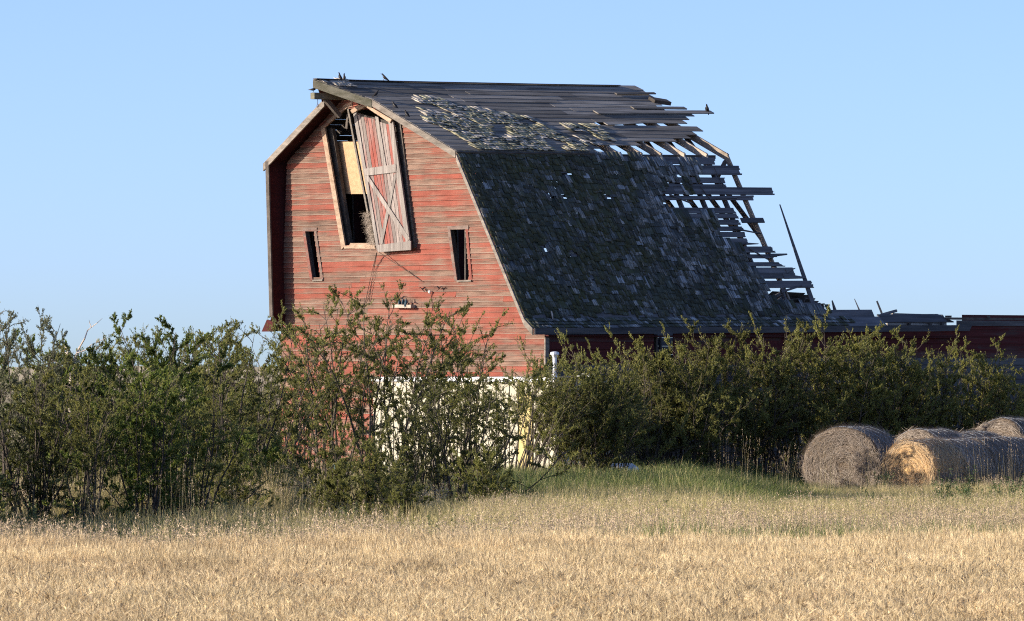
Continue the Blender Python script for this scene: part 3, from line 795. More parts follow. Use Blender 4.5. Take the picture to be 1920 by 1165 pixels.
# patch of upright old shingles left on the upper slope
POLY = [(783,185),(812,192),(858,195),(930,212),(1000,226),(1040,248),(1092,275),(1112,288),(905,288),(880,268),(806,231)]
def inpoly(x, y, P):
    r = False
    for (x0,y0),(x1,y1) in zip(P, P[1:]+P[:1]):
        if (y0 > y) != (y1 > y) and x < (x1-x0)*(y-y0)/(y1-y0)+x0: r = not r
    return r
up_c = []
for c in range(int(UPL/.125)+1):
    s_bot = (c+1)*.125/UPL
    if s_bot > 1.01: break
    y = -1.4
    while y < 6.5:
        wd = R.choice([.09,.11,.13,.16,.2])
        p = UP(y+wd/2, s_bot); wp = to_world(p.x, p.y, p.z); ppx = 960+FPX*wp.x/wp.y; ppy = HOR-FPX*(wp.z-EYE)/wp.y
        hitp = inpoly(ppx, ppy, POLY) and (mnoise.noise((y*1.3, c*.12, 3.3)) > -.22-.3*(ppy > 240)) and not (925 < ppx < 960 and 235 < ppy < 262)
        patches = [(598,642,152,160,.5),(628,662,155,167,.9),(1061,1090,238,252,.9),(1100,1128,239,258,.9),(1118,1145,255,268,.8),(1140,1178,158,168,.6),(1188,1220,246,263,.5),(1090,1118,262,280,.6),(800,830,186,196,.7)]
        hit2 = any(a < ppx-(ppy-c0)*1.2+4 < b and c0 < ppy < d and R.random() < q for (a,b,c0,d,q) in patches)
        if (hitp and R.random() < .93) or hit2:
            q = mnoise.noise((y*.8, c*.2, 9.1)) + R.uniform(-.3,.3)
            mat = 'sh_pale' if (ppy < 222 and R.random() < .5) or R.random() < .25 or ppy < 170 else ('sh_lichen' if q > -.25 else 'sh_dark')
            mb = MB(); tw = R.uniform(-.02,.02)
            slab(mb, UP, y, y+wd-.008, s_bot-.30/UPL, s_bot+R.uniform(-.01,.01)/2, .020, .048+R.uniform(0,.018), .013, tw, tw)
            up_c.append((y1-y0 if False else wd, mb.v[:8], mat))
        y += wd
cands.sort(key=lambda q: -q[0]); up_c.sort(key=lambda q: -q[0])
single = cands[:170] + up_c[:130]; rest = cands[170:] + up_c[130:]
for wd, v, mat in single:
    m = mesh_from('shingle', v, HEX); link('shingle', m, roof, M[mat])
names = ['sh_moss','sh_dark','sh_grey','sh_pale','sh_lichen']
V = np.array([p for _, v, _ in rest for p in v]); F = np.concatenate([np.array(HEX)+8*i for i in range(len(rest))])
link('shingle_field', soup('shingle_field', V, F, [M[n] for n in names], [names.index(mt) for _, _, mt in rest for _ in range(6)]), roof, None, kind='stuff')

# ---- hay beam under the hood with its hook
hb0 = Vector((A0.x-.02, TIP-.06, AL(TIP).z-.42)); hb1 = Vector((A0.x-.02, 1.5, AL(1.5).z-.42))
beam = piece('hay_beam', M['barge_green'], barn, lambda m: m.bar(hb0, hb1, .16, .17))
piece('knee', M['dark_wood'], beam, lambda m: m.bar(hb0+Vector((0,.45,-.08)), hb0+Vector((-.02,.95,-.5)), .10, .12))
def in_barn(o):
    o.location = (P0[0], P0[1], 0); o.rotation_euler = (0, 0, B-math.pi/2); return o
mb = MB(); p = hb0+Vector((0,.18,-.085))
mb.tube([p, p+Vector((0,0,-.12))], .008, 5); 
ring = [p+Vector((0,.02*math.cos(t)*1.3,-.165+.045*math.sin(t))) for t in np.linspace(math.pi/2, 2.5*math.pi, 11)]
mb.tube(ring, .008, 5); in_barn(mb.build('hay_hook', M['iron'], None, label='small iron hook hanging from the hay beam under the roof peak', category='hook'))

# ---- fallen boards and wreckage at the open end
def wreck(name, pts, wd, dep, mat, label, cat='board', grp=None):
    mb = MB(); a, b = pts
    mb.bar(a, b, wd, dep, Vector((0,0,1)))
    o = mb.build(name, mat, None, label=label, category=cat)
    if grp: o['group'] = grp
    return in_barn(o)
def dp(px, py, x): return onX(px, py, x)
heap = link('collapsed_roof', None, label='dark heap of collapsed roof boards inside the open end of the barn', category='debris')
in_barn(heap)
for k in range(16):
    u = k/15
    a = dp(1440+u*30+R.uniform(-6,6), 552+u*26+R.uniform(-5,5), -2.2-R.uniform(0,2.0)); b = dp(1500+u*44+R.uniform(-8,6), 555+u*26+R.uniform(-5,3), -2.4-R.uniform(0,1.6))
    piece('board', M['dark_wood'], heap, lambda m: m.bar(a, b, .02, .16, Vector((1,0,.7))))
wreck('loose_board', (dp(1442,577,-1.3), dp(1466,561,-1.6)), .04, .12, M['sheath_low'], 'grey board leaning inside the roof hole beside the standing post', 'board')
wreck('loose_board', (dp(1450,558,-1.5), dp(1466,549,-1.7)), .04, .08, M['sheath_low'], 'short grey board stuck high in the roof hole', 'board')
lum = link('wall_remnant', None, label='sunlit pale top boards of the far wall seen over the broken eave', category='wall')
in_barn(lum)
X2 = -6.0
for (x0,y0,x1,y1,h_) in ((1674,591,1768,594,8),(1664,598.5,1773,601,7.5),(1664,606,1775,608,8),(1664,613,1775,614,8)):
    a, b = dp(x0,y0,X2), dp(x1,y1,X2)
    piece('plank', M['pale_plank'], lum, lambda m: m.hexa([a+Vector((-.05,0,-h_/70)), b+Vector((-.05,0,-h_/70)), b+Vector((-.05,0,h_/140)), a+Vector((-.05,0,h_/140)),
                                                           a+Vector((0,0,-h_/70)), b+Vector((0,0,-h_/70)), b+Vector((0,0,h_/140)), a+Vector((0,0,h_/140))]))
for px in (1704, 1744, 1766):
    a = dp(px, 606, X2+.1); b = dp(px, 596 if px != 1766 else 592, X2+.1)
    piece('stud', M['dark_wood'], lum, lambda m: m.bar(a+Vector((0,0,-4.0)), b, .08, .08, Vector((0,1,0))))

# ---- cables on the gable
def cable(pts, label, r=.009, y=-.09):
    mb = MB(); mb.tube([onY(px, py, yy) for px, py, yy in pts], r, 5)
    return in_barn(mb.build('cable', M['iron'], None, label=label, category='cable', group='cables on the gable'))
cable([(711,473,-.2),(740,493,-.1),(770,513,-.07),(793,529,-.05)], 'thin dark cable running diagonally down right from the loft door')
cable([(706,474,-.2),(700,500,-.1),(693,530,-.07),(685,568,-.06)], 'left one of two thin cables hanging below the loft door')
cable([(707,474,-.2),(702,500,-.1),(697,530,-.07),(692,566,-.06)], 'right one of two thin cables hanging below the loft door')
cable([(808,549,-.06),(809,560,-.05),(811,582,-.05)], 'short cable hanging from a white insulator low on the gable')
mb = MB(); p = onY(808,547,-.05); mb.tube([p+Vector((0,-.05,.03)), p+Vector((0,-.05,0)), p+Vector((0,-.04,-.05))], [.02,.035,.02], 8)
in_barn(mb.build('insulator', M['white'], None, smooth=True, label='small white insulator on the gable boards', category='insulator'))
ledge = gq('ledge', [(735,571),(770,572),(770,578),(735,577)], M['pale_plank'], None, -.2, .17, label='short pale wooden ledge on the gable with perched swallows', category='ledge')
in_barn(ledge)

# ------------------------------------------------------------------ shed in front of the barn
SX = (1040-960)/FPX*150.0
shed = link('shed', None, label='low cream shed standing before the barn behind the bushes', category='shed')
shed.location = (SX, 150.0, 0); shed.rotation_euler = (0, 0, B-math.pi/2)
SW, SD, SH = 6.6, 1.95, 2.86
bd = piece('wall', M['cream'], shed, lambda m: m.box((-SW, 0, 0.15), (0, SD, SH)))
for k in range(14):
    x = -SW+.25+k*.47
    piece('batten', M['cream'], bd, lambda m: m.box((x, -.025, .16), (x+.05, -.001, SH-.1)))
for k in range(4):
    y = .2+k*.48
    piece('batten', M['cream'], bd, lambda m: m.box((.001, y, .16), (.025, y+.05, SH-.1)))
rf = piece('roof', M['siding_grey'], shed, lambda m: m.hexa([(-SW-.04,-.04,SH),(.04,-.04,SH),(.04,SD+.04,SH+.02),(-SW-.04,SD+.04,SH+.02),(-SW-.04,-.04,SH+.04),(.04,-.04,SH+.04),(.04,SD+.04,SH+.06),(-SW-.04,SD+.04,SH+.06)]))
piece('fascia', M['white'], rf, lambda m: m.box((-SW-.05,-.07,SH-.06),(.05,-.041,SH+.05)))
piece('vent', M['white'], rf, lambda m: m.hexa([(-.45,1.1,SH+.045),(.0,1.1,SH+.045),(.0,1.5,SH+.045),(-.45,1.5,SH+.045),(-.4,1.15,SH+.13),(-.05,1.15,SH+.13),(-.05,1.45,SH+.13),(-.4,1.45,SH+.13)]))
dr = piece('door', M['yellow'], shed, lambda m: m.box((-1.25,-.05,.3), (-.75,-.027,SH-.35)))
piece('handle', M['iron'], dr, lambda m: m.box((-.84,-.09,1.25), (-.80,-.051,1.4)))
piece('skirting', M['dark_wood'], shed, lambda m: m.box((-SW+.05,.03,0), (-.05,SD-.03,.149)))
mb = MB(); vx, vy = -.35, .32
mb.tube([(vx,vy,SH+.03),(vx,vy,SH+.12),(vx,vy,SH+.121),(vx,vy,SH+.55)], [.09,.075,.05,.05], 10)
vent = mb.build('vent_pipe', M['galv'], shed, smooth=False)
mb = MB(); mb.tube([(vx,vy,SH+.52),(vx,vy,SH+.58),(vx,vy,SH+.585),(vx,vy,SH+.64),(vx,vy,SH+.66)], [.06,.075,.11,.10,.03], 10); mb.build('cap', M['galv'], vent)
# white tank lying at the shed's right foot, and a white sheet on the roof behind
mb = MB(); L = 1.45
prof = [(0,.02),(.05,.16),(.18,.25),(L-.18,.25),(L-.05,.16),(L,.02)]
mb.tube([(x,0,.86) for x,_ in prof], [r for _,r in prof], 16)
tank = mb.build('tank', M['white'], None, smooth=True, label='white tank lying in the grass under the bushes right of the shed', category='tank')
tank.location = ((1085-960)/FPX*147.6, 147.6, -.22); tank.rotation_euler = (0,0,math.radians(8))
for x in (.3, 1.15):
    for sy in (-.17, .17):
        piece('leg', M['iron'], tank, lambda m: m.box((x-.03,sy-.03,0),(x+.03,sy+.03,.72)))
mb = MB(); mb.tube([(0,0,0),(0,0,.02),(0,0,.3),(0,0,.31),(0,0,.6),(0,0,.61),(0,0,.88),(0,0,.9)], [.27,.29,.285,.295,.285,.295,.285,.27], 18)
drum = mb.build('drum', M['teal'], None, label='teal metal drum behind the bushes at the foot of the gable', category='drum')
drum.location = ((640-960)/FPX*150.0, 150.0, 0)

# ------------------------------------------------------------------ hay bales
def bale(X, Y, rad, length, ang, squash, shag, mat, smat, label, seed, wide=1.0):
    rr = random.Random(seed); n, k = 56, 16
    cx = rad*squash
    mb = MB()
    prof = [(0, .0), (0.0, .25), (0.0, .55), (.0, .8), (.03, .93), (.10, .985)] + [(lerp(.16, length-.16, i/8), 1.0) for i in range(9)] + [(length-.1,.985),(length-.03,.93),(length,.8),(length,.5),(length,0)]
    for (y, r) in prof:
        for j in range(n):
            t = 2*math.pi*j/n; c, s = math.cos(t), math.sin(t)
            q = mnoise.noise((c*1.6+seed, s*1.6, y*1.3))*.07 + mnoise.noise((c*5+seed, s*5, y*4))*.025
            R_ = rad*r*(1+q*(r > .5))
            zz = s*R_*squash; zz = zz*(1.0 if s > 0 else .93)
            dy = (mnoise.noise((c*r*3+seed, s*r*3, 7))*.05) if r < .95 else 0
            mb.v.append((c*R_*wide*(1.06 if s < 0 else 1.0), y+dy, cx*.95+zz))
    m_ = len(prof)
    for i in range(m_-1):
        for j in range(n):
            mb.f.append((i*n+j, i*n+(j+1)%n, (i+1)*n+(j+1)%n, (i+1)*n+j)); mb.m.append(0)
    body = mb.build('hay_bale', M[mat], None, smooth=True, label=label, category='hay bale', group='round hay bales lying by the bushes')
    body.location = (X, Y, 0); body.rotation_euler = (0, 0, -ang)
    pts = mb.v
    def fn(i):
        face = rr.random() < (.22 if smat == 'strand_gold' else .42)
        if face:
            a = rr.uniform(0, 2*math.pi); r = rad*math.sqrt(rr.uniform(.01,1))*.97
            p = Vector((math.cos(a)*r*wide, -rr.uniform(.0,.03)+mnoise.noise((math.cos(a)*r/rad*3+seed, math.sin(a)*r/rad*3, 7))*.05, cx*.95+math.sin(a)*r*squash))
            d = Vector((-math.sin(a), rr.uniform(-.12,.06), math.cos(a)))*rr.choice((-1,1)) + Vector((rr.gauss(0,.25+shag*.3),0,rr.gauss(0,.25+shag*.3)-shag*.4))
            return p, d, rr.uniform(.08,.30), Vector((0,-1,0))
        a = rr.uniform(-.35, math.pi+.35); y = rr.uniform(0, length)
        nn = Vector((math.cos(a), 0, math.sin(a)))
        q = mnoise.noise((math.cos(a)*1.6+seed, math.sin(a)*1.6, y*1.3))*.07
        p = Vector((math.cos(a)*rad*wide*(1+q), y, cx*.95+math.sin(a)*rad*squash*(1+q))) + nn*.008
        d = Vector((-math.sin(a), rr.gauss(0,.5), math.cos(a)))*rr.choice((-1,1)) + nn*rr.uniform(-.1,.16+shag*.15)
        return p, d, rr.uniform(.08,.26+shag*.1), nn
    link('loose_straw', strands('loose_straw', int(5200+shag*2500), fn, M[smat], .007), body, None, kind='stuff')
    for k2 in range(5):
        y = length*(.12+.19*k2); mbt = MB()
        ring = []
        for j in range(25):
            t = math.radians(-40)+math.radians(260)*j/24
            q = mnoise.noise((math.cos(t)*1.6+seed, math.sin(t)*1.6, y*1.3))*.07
            ring.append((math.cos(t)*rad*wide*(1+q)*1.012, y+rr.uniform(-.01,.01), cx*.95+math.sin(t)*rad*squash*(1+q)*1.012))
        mbt.tube(ring, .004, 4); mbt.build('twine', M['twine'], body)
    return body
AX = math.radians(37.0); ax = Vector((math.sin(AX), math.cos(AX)))
bx, by = (1704-960)/FPX*148.0, 148.0
lbl = ['round bale with a golden spiral face at the front of the near row', 'second bale from the front of the near row touching the golden faced one',
       'third bale in the near row half out of the picture', 'fourth bale in the near row at the picture edge']
for i in range(4):
    bale(bx+ax.x*1.27*i, by+ax.y*1.27*i, .75, 1.24, AX, .985, .2, 'hay_gold' if i == 0 else 'hay_grey', 'strand_gold' if i == 0 else 'strand', lbl[i], 3+i*7)
bale((1577-960)/FPX*150.5, 150.5, .90, 1.6, math.radians(24), .97, 1.0, 'hay_grey', 'strand', 'large shaggy weathered bale, leftmost and slumped wide', 41, 1.12)
for i, (px, Y, r, lb) in enumerate(((1716,152.8,.86,'bale wedged between the shaggy bale and the golden faced one'), (1762,154.0,.80,'grey bale behind the golden faced one, low between two rows'), (1800,155.6,.81,'bale in the middle row behind the near row, partly hidden'),
                                    (1868,157.5,.97,'tall grey bale at the back, highest of the heap'), (1925,159.0,.97,'bale at the back right by the picture edge'))):
    bale((px-960)/FPX*Y, Y, r, 1.3, AX, .98, .35, 'hay_grey', 'strand', lb, 60+i*9)

# ------------------------------------------------------------------ birds
def loft(mb, rings, n=10, mi=0):
    """rings: (centre, rx, rz) along the body"""
    base = len(mb.v); k = len(rings)
    for (c, rx, rz) in rings:
        for j in range(n):
            t = 2*math.pi*j/n; mb.v.append((c[0]+rx*math.cos(t), c[1], c[2]+rz*math.sin(t)))
    for i in range(k-1):
        for j in range(n):
            mb.f.append((base+i*n+j, base+(i+1)*n+j, base+(i+1)*n+(j+1)%n, base+i*n+(j+1)%n)); mb.m.append(mi)
    mb.f.append(tuple(base+j for j in range(n))); mb.m.append(mi); mb.f.append(tuple(base+(k-1)*n+j for j in range(n))[::-1]); mb.m.append(mi)
def perched(mat):
    mb = MB()     # head towards +y, feet at the origin
    loft(mb, [((0,-.155,.035),.012,.003),((0,-.11,.048),.018,.006),((0,-.07,.062),.024,.020),((0,-.03,.078),.034,.035),((0,.01,.095),.036,.040),
              ((0,.04,.115),.028,.034),((0,.055,.135),.021,.024),((0,.07,.146),.020,.021),((0,.087,.147),.014,.015),((0,.095,.146),.006,.007)])
    body = mb.build('bird', mat, None, smooth=True)
    mb = MB(); loft(mb, [((0,.093,.146),.006,.006),((0,.125,.148),.001,.0012)], 6); mb.build('beak', M['beak'], body)
    for sx in (-1, 1):
        mb = MB(); mb.tube([(sx*.014,-.005,.06),(sx*.015,.006,.03),(sx*.015,0,0)], [.005,.003,.003], 5)
        mb.tube([(sx*.015,-.012,.002),(sx*.015,.02,.002)], .0025, 4); mb.build('leg', M['beak'], body)
        mb = MB()
        loft(mb, [((sx*.030,.035,.10),.006,.022),((sx*.036,.0,.092),.008,.030),((sx*.034,-.06,.07),.007,.022),((sx*.018,-.13,.045),.003,.006)], 8); mb.build('wing', mat, body, smooth=True)
    return body
def flying(mat):
    mb = MB(); loft(mb, [((0,-.09,0),.004,.002),((0,-.05,.002),.012,.010),((0,0,.004),.02,.018),((0,.04,.006),.016,.015),((0,.06,.008),.012,.011),((0,.078,.006),.003,.003)])
    body = mb.build('bird', mat, None, smooth=True)
    for sx in (-1, 1):
        mb = MB(); mb.v = [(sx*.012,.035,.008),(sx*.08,.05,.06),(sx*.17,-.02,.05),(sx*.08,.005,.05),(sx*.014,-.02,.006)]; mb.v += [(x,y,z-.005) for x,y,z in mb.v]
        mb.f = [(0,1,3,4),(1,2,3),(9,8,6,5),(8,7,6),(0,5,6,1),(1,6,7,2),(2,7,8,3),(3,8,9,4),(4,9,5,0)]; mb.m = [0]*9; mb.build('wing', mat, body)
        mb = MB(); mb.v = [(sx*.002,-.085,.002),(sx*.012,-.085,.002),(sx*.028,-.15,.004),(sx*.002,-.10,.0)]; mb.v += [(x,y,z-.004) for x,y,z in mb.v]
        mb.f = [(0,1,2,3),(7,6,5,4),(0,4,5,1),(1,5,6,2),(2,6,7,3),(3,7,4,0)]; mb.m = [0]*6; mb.build('tail', mat, body)
    return body
def copy_tree(o, parent=None):
    c = o.copy(); COL.objects.link(c)
    if parent: c.parent = parent
    for ch in list(o.children): copy_tree(ch, c)
    return c
def put(o, lp, yaw, label, pitch=0.0, s=1.0, grp='birds perched on the barn', cat='bird'):
    o.location = to_world(*lp); o.rotation_euler = (pitch, 0, yaw); o.scale = (s,s,s)
    o['label'] = label; o['category'] = cat; o['group'] = grp; return o
starling = perched(M['bird']); swallow = perched(M['bird_back']); swift = flying(M['bird'])
used = set()
def nxt(proto):
    if proto.name not in used: used.add(proto.name); return proto
    return copy_tree(proto)
rz = lambda px, py: (lambda p: (p.x, p.y, p.z))(onX(px, py, A0.x))
put(nxt(starling), rz(634,149), math.radians(60), 'dark bird on the ridge nearest the roof tip, facing left', .65, 1.0)
put(nxt(starling), rz(651,149.5), math.radians(-70), 'dark bird standing upright on the ridge, second from the roof tip', 1.0, 1.0)
put(nxt(starling), rz(719,152), math.radians(80), 'dark bird alone on the ridge, third from the roof tip', .3, 1.1)
hbp = hb0+Vector((0,.02,.085)); put(nxt(starling), hbp, math.radians(-100), 'dark bird crouched on the end of the hay beam', -.25, 1.0)
for (px, py, yaw, lb) in ((707,182,-60,'dark bird on the right rake just below the hood'), (738,203,50,'dark bird halfway down the right rake of the gable'), (761,219,40,'lowest of the dark birds on the right rake')):
    p = UP(*upinv(px,py), .04); put(nxt(starling), p, math.radians(yaw), lb, .3, 1.0)
p = UP(*upinv(1320,221), .06); put(nxt(starling), p, math.radians(150), 'dark bird on the tip of the long board jutting from the roof', .7, 1.15)
p = LO(*loinv(1032,597), .05); put(nxt(starling), p, math.radians(20), 'pale bird sitting on the lower shingles near the eave', .6, .9)
for ch in [c for c in bpy.data.objects if c.get('label','').startswith('pale bird')]:
    ch.data = ch.data.copy(); ch.data.materials[0] = M['bird_pale']
for (px, yaw, lb) in ((748,20,'left swallow of three perched on the pale ledge'), (755,10,'middle swallow of three perched on the pale ledge'), (763,-30,'right swallow of three perched on the pale ledge')):
    q = onY(px, 571.3, -.12); put(nxt(swallow), q, math.radians(yaw), lb, .75, .9, 'swallows at the gable')
q = onY(753,560,-.35); put(nxt(swift), q, math.radians(30), 'swallow in flight just above the pale ledge', .2, 1.0, 'swallows at the gable')
for (px, py, lb, s) in ((792,543,'dark swallow fluttering on the gable, left of the pair',1), (824,541,'dark swallow fluttering on the gable, right of the pair',-1)):
    q = onY(px, py, -.12); put(nxt(swift), q, math.radians(40*s), lb, .6, .85, 'swallows at the gable')

# ------------------------------------------------------------------ shrubs
def tube_np(V, F, pts, r0, r1, n=3):
    base = sum(len(v) for v in V) if False else V['n']
    k = len(pts); pts = np.asarray(pts)
    d = np.gradient(pts, axis=0); d /= np.linalg.norm(d, axis=1)[:,None]+1e-9
    ref = np.array([.31,.87,.12]); s = np.cross(d, ref); s /= np.linalg.norm(s, axis=1)[:,None]+1e-9; u = np.cross(s, d)
    rad = np.linspace(r0, r1, k)[:,None]
    rows_ = []
    for j in range(n):
        t = 2*math.pi*j/n; rows_.append(pts + (s*math.cos(t)+u*math.sin(t))*rad)
    V['v'].append(np.stack(rows_, 1).reshape(-1,3))
    for i in range(k-1):
        for j in range(n): F.append((base+i*n+j, base+i*n+(j+1)%n, base+(i+1)*n+(j+1)%n, base+(i+1)*n+j))
    V['n'] += k*n
def shrub_data(seed, H=4.0, stems=20, lean=.42, dens=1.0, leaf=(.046,.0195), bare=.28, matl='leaf_a', arch=0.0, upright=.5):
    g = np.random.default_rng(seed)
    V = {'v': [], 'n': 0}; F = []
    LP, LD, LS = [], [], []
    def path(p, d, L, k, up, wob):
        pts = [p]; st = L/k
        for i in range(k):
            d = d + np.array([0,0,up])*st + g.normal(0, wob, 3)*st**.5
            d = d/np.linalg.norm(d); p = p+d*st; pts.append(p)
        return np.array(pts), d
    for si in range(stems):
        a = g.uniform(0, 2*math.pi); r = .38*math.sqrt(g.uniform())
        th = abs(g.normal(0, lean))*1.0; a2 = a+g.normal(0,.5)
        d0 = np.array([math.sin(th)*math.cos(a2)+arch*.5, math.sin(th)*math.sin(a2), math.cos(th)])
        L = H*g.uniform(.74,1.0)*(1.06-.22*th)
        pts, dd = path(np.array([r*math.cos(a), r*math.sin(a), -.05]), d0, L, 9, -.02+.05*upright-.06*arch, .14)
        tube_np(V, F, pts, g.uniform(.024,.052)*H/4, .006, 5)
        nbr = int(g.integers(10,14)*dens**.5)
        for b in range(nbr):
            f = bare + (1-bare)*(b+.5+g.uniform(-.4,.4))/nbr; f = min(.985, max(.1, f))
            x = f*9; i = int(x); p = pts[i]+(pts[min(i+1,9)]-pts[i])*(x-i); dl = pts[min(i+1,9)]-pts[max(i-1,0)]; dl /= np.linalg.norm(dl)
            az = g.uniform(0, 2*math.pi); side_ = np.array([math.cos(az), math.sin(az), .15])
            d = dl*g.uniform(.1,.75)+side_*g.uniform(.6,1.1); d /= np.linalg.norm(d)
            bl = H*g.uniform(.12,.26)
            bp, _ = path(p, d, bl, 5, .9*upright-.25, .36)
            tube_np(V, F, bp, .010, .004, 3)
            ntw = int(g.integers(9,15)); bden = 1.55 if g.uniform() < .62 else .3
            for k in range(ntw):
                fx = g.uniform(.3,1.0)*5; j = min(4,int(fx)); q = bp[j]+(bp[j+1]-bp[j])*(fx-j)
                az = g.uniform(0, 2*math.pi); dv = (bp[j+1]-bp[j]); dv = dv/np.linalg.norm(dv)+np.array([math.cos(az),math.sin(az),g.uniform(-.3,.5)])*.8; dv /= np.linalg.norm(dv)
                tl = g.uniform(.08,.22); tp, _ = path(q, dv, tl, 3, .05+.3*upright, .45)
                tube_np(V, F, tp, .0035, .0018, 3)
                nl = int(g.integers(17,28)*dens*bden)+1
                w_ = g.uniform(.05,1,nl)*3; jj = np.minimum(2, w_.astype(int)); pp = tp[jj]+(tp[jj+1]-tp[jj])*(w_-jj)[:,None]
                LP.append(pp); dd2 = (tp[jj+1]-tp[jj]); dd2 = dd2/np.linalg.norm(dd2,axis=1)[:,None]*.55+g.normal(0,.75,(nl,3)); LD.append(dd2)
    wood_m = soup('stems', np.concatenate(V['v']), np.array(F), [M['bark']])
    P = np.concatenate(LP); D = np.concatenate(LD); D /= np.linalg.norm(D,axis=1)[:,None]
    n = len(P); S = np.cross(D, g.normal(0,1,(n,3))); S /= np.linalg.norm(S,axis=1)[:,None]; N = np.cross(S, D)
    l = (leaf[0]*g.uniform(.6,1.3,n))[:,None]; wd = (leaf[1]*g.uniform(.7,1.25,n))[:,None]
    q = np.stack([P, P+D*l*.45+S*wd*.5+N*wd*.15, P+D*l, P+D*l*.45-S*wd*.5+N*wd*.15], 1).reshape(-1,3)
    leaf_m = soup('foliage', q, np.arange(n*4).reshape(-1,4), [M[matl]])
    return wood_m, leaf_m
VAR = {
 'w1': shrub_data(1, 4.2, 15, .46, .95, matl='leaf_a', bare=.32, upright=.25),
 'w2': shrub_data(2, 4.2, 17, .48, 1.1, leaf=(.058,.028), matl='leaf_b', bare=.24, upright=.15),
 'w3': shrub_data(3, 4.2, 17, .30, .9, matl='leaf_c', bare=.34, upright=.7),
 'w4': shrub_data(4, 4.2, 19, .54, 1.1, matl='leaf_a', bare=.20, upright=.1),
 'w5': shrub_data(5, 4.2, 12, .44, .95, matl='leaf_a', bare=.44, upright=.25),
 'r1': shrub_data(6, 3.8, 27, .50, 1.05, matl='leaf_d', bare=.36, upright=.2),
 'r2': shrub_data(7, 3.8, 27, .48, 1.0, matl='leaf_a', bare=.42, upright=.3),
 'fan': shrub_data(8, 3.8, 20, .44, .75, matl='leaf_a', bare=.58, arch=.55, upright=.4),
 'low': shrub_data(9, 2.6, 22, .55, 1.1, matl='leaf_a', bare=.12, upright=.3),
 'big': shrub_data(11, 3.2, 20, .52, .8, leaf=(.042,.017), matl='leaf_a', bare=.30, upright=.4),
 'sap': shrub_data(10, 1.7, 6, .26, 1.0, matl='leaf_b', bare=.5, upright=.5),
}
print('leaves', sum(len(b.polygons) for a, b in VAR.values()))
def shrub(px, Y, top, var, wpx, label, rot=0.0, grp='bushes around the barn', name='willow_bush', lean=0.0):
    wood_m, leaf_m = VAR[var]
    H = EYE + (HOR-top)/FPX*Y
    zs = np.empty(len(leaf_m.vertices)*3, dtype=np.float32); 
    if 'zmax' not in leaf_m: leaf_m.vertices.foreach_get('co', zs); zz = zs.reshape(-1,3); leaf_m['zmax'] = float(np.percentile(zz[:,2], 99.35)); leaf_m['wx'] = float(np.percentile(np.hypot(zz[:,0], zz[:,1]), 90))
    s = H/leaf_m['zmax']; sw = (wpx/FPX*Y/2)/leaf_m['wx']*1.1
    sw = max(.7*s, min(1.6*s, sw))
    o = link(name, None, label=label, category='bush', group=grp)
    o.location = ((px-960)/FPX*Y, Y, 0); o.rotation_euler = (0, lean, rot); o.scale = (sw, sw, s)
    link('stems', wood_m, o); link('foliage', leaf_m, o)
    return o
G1, G2, G3 = 'bushes left of the barn', 'bushes in front of the gable', 'bushes along the side wall'
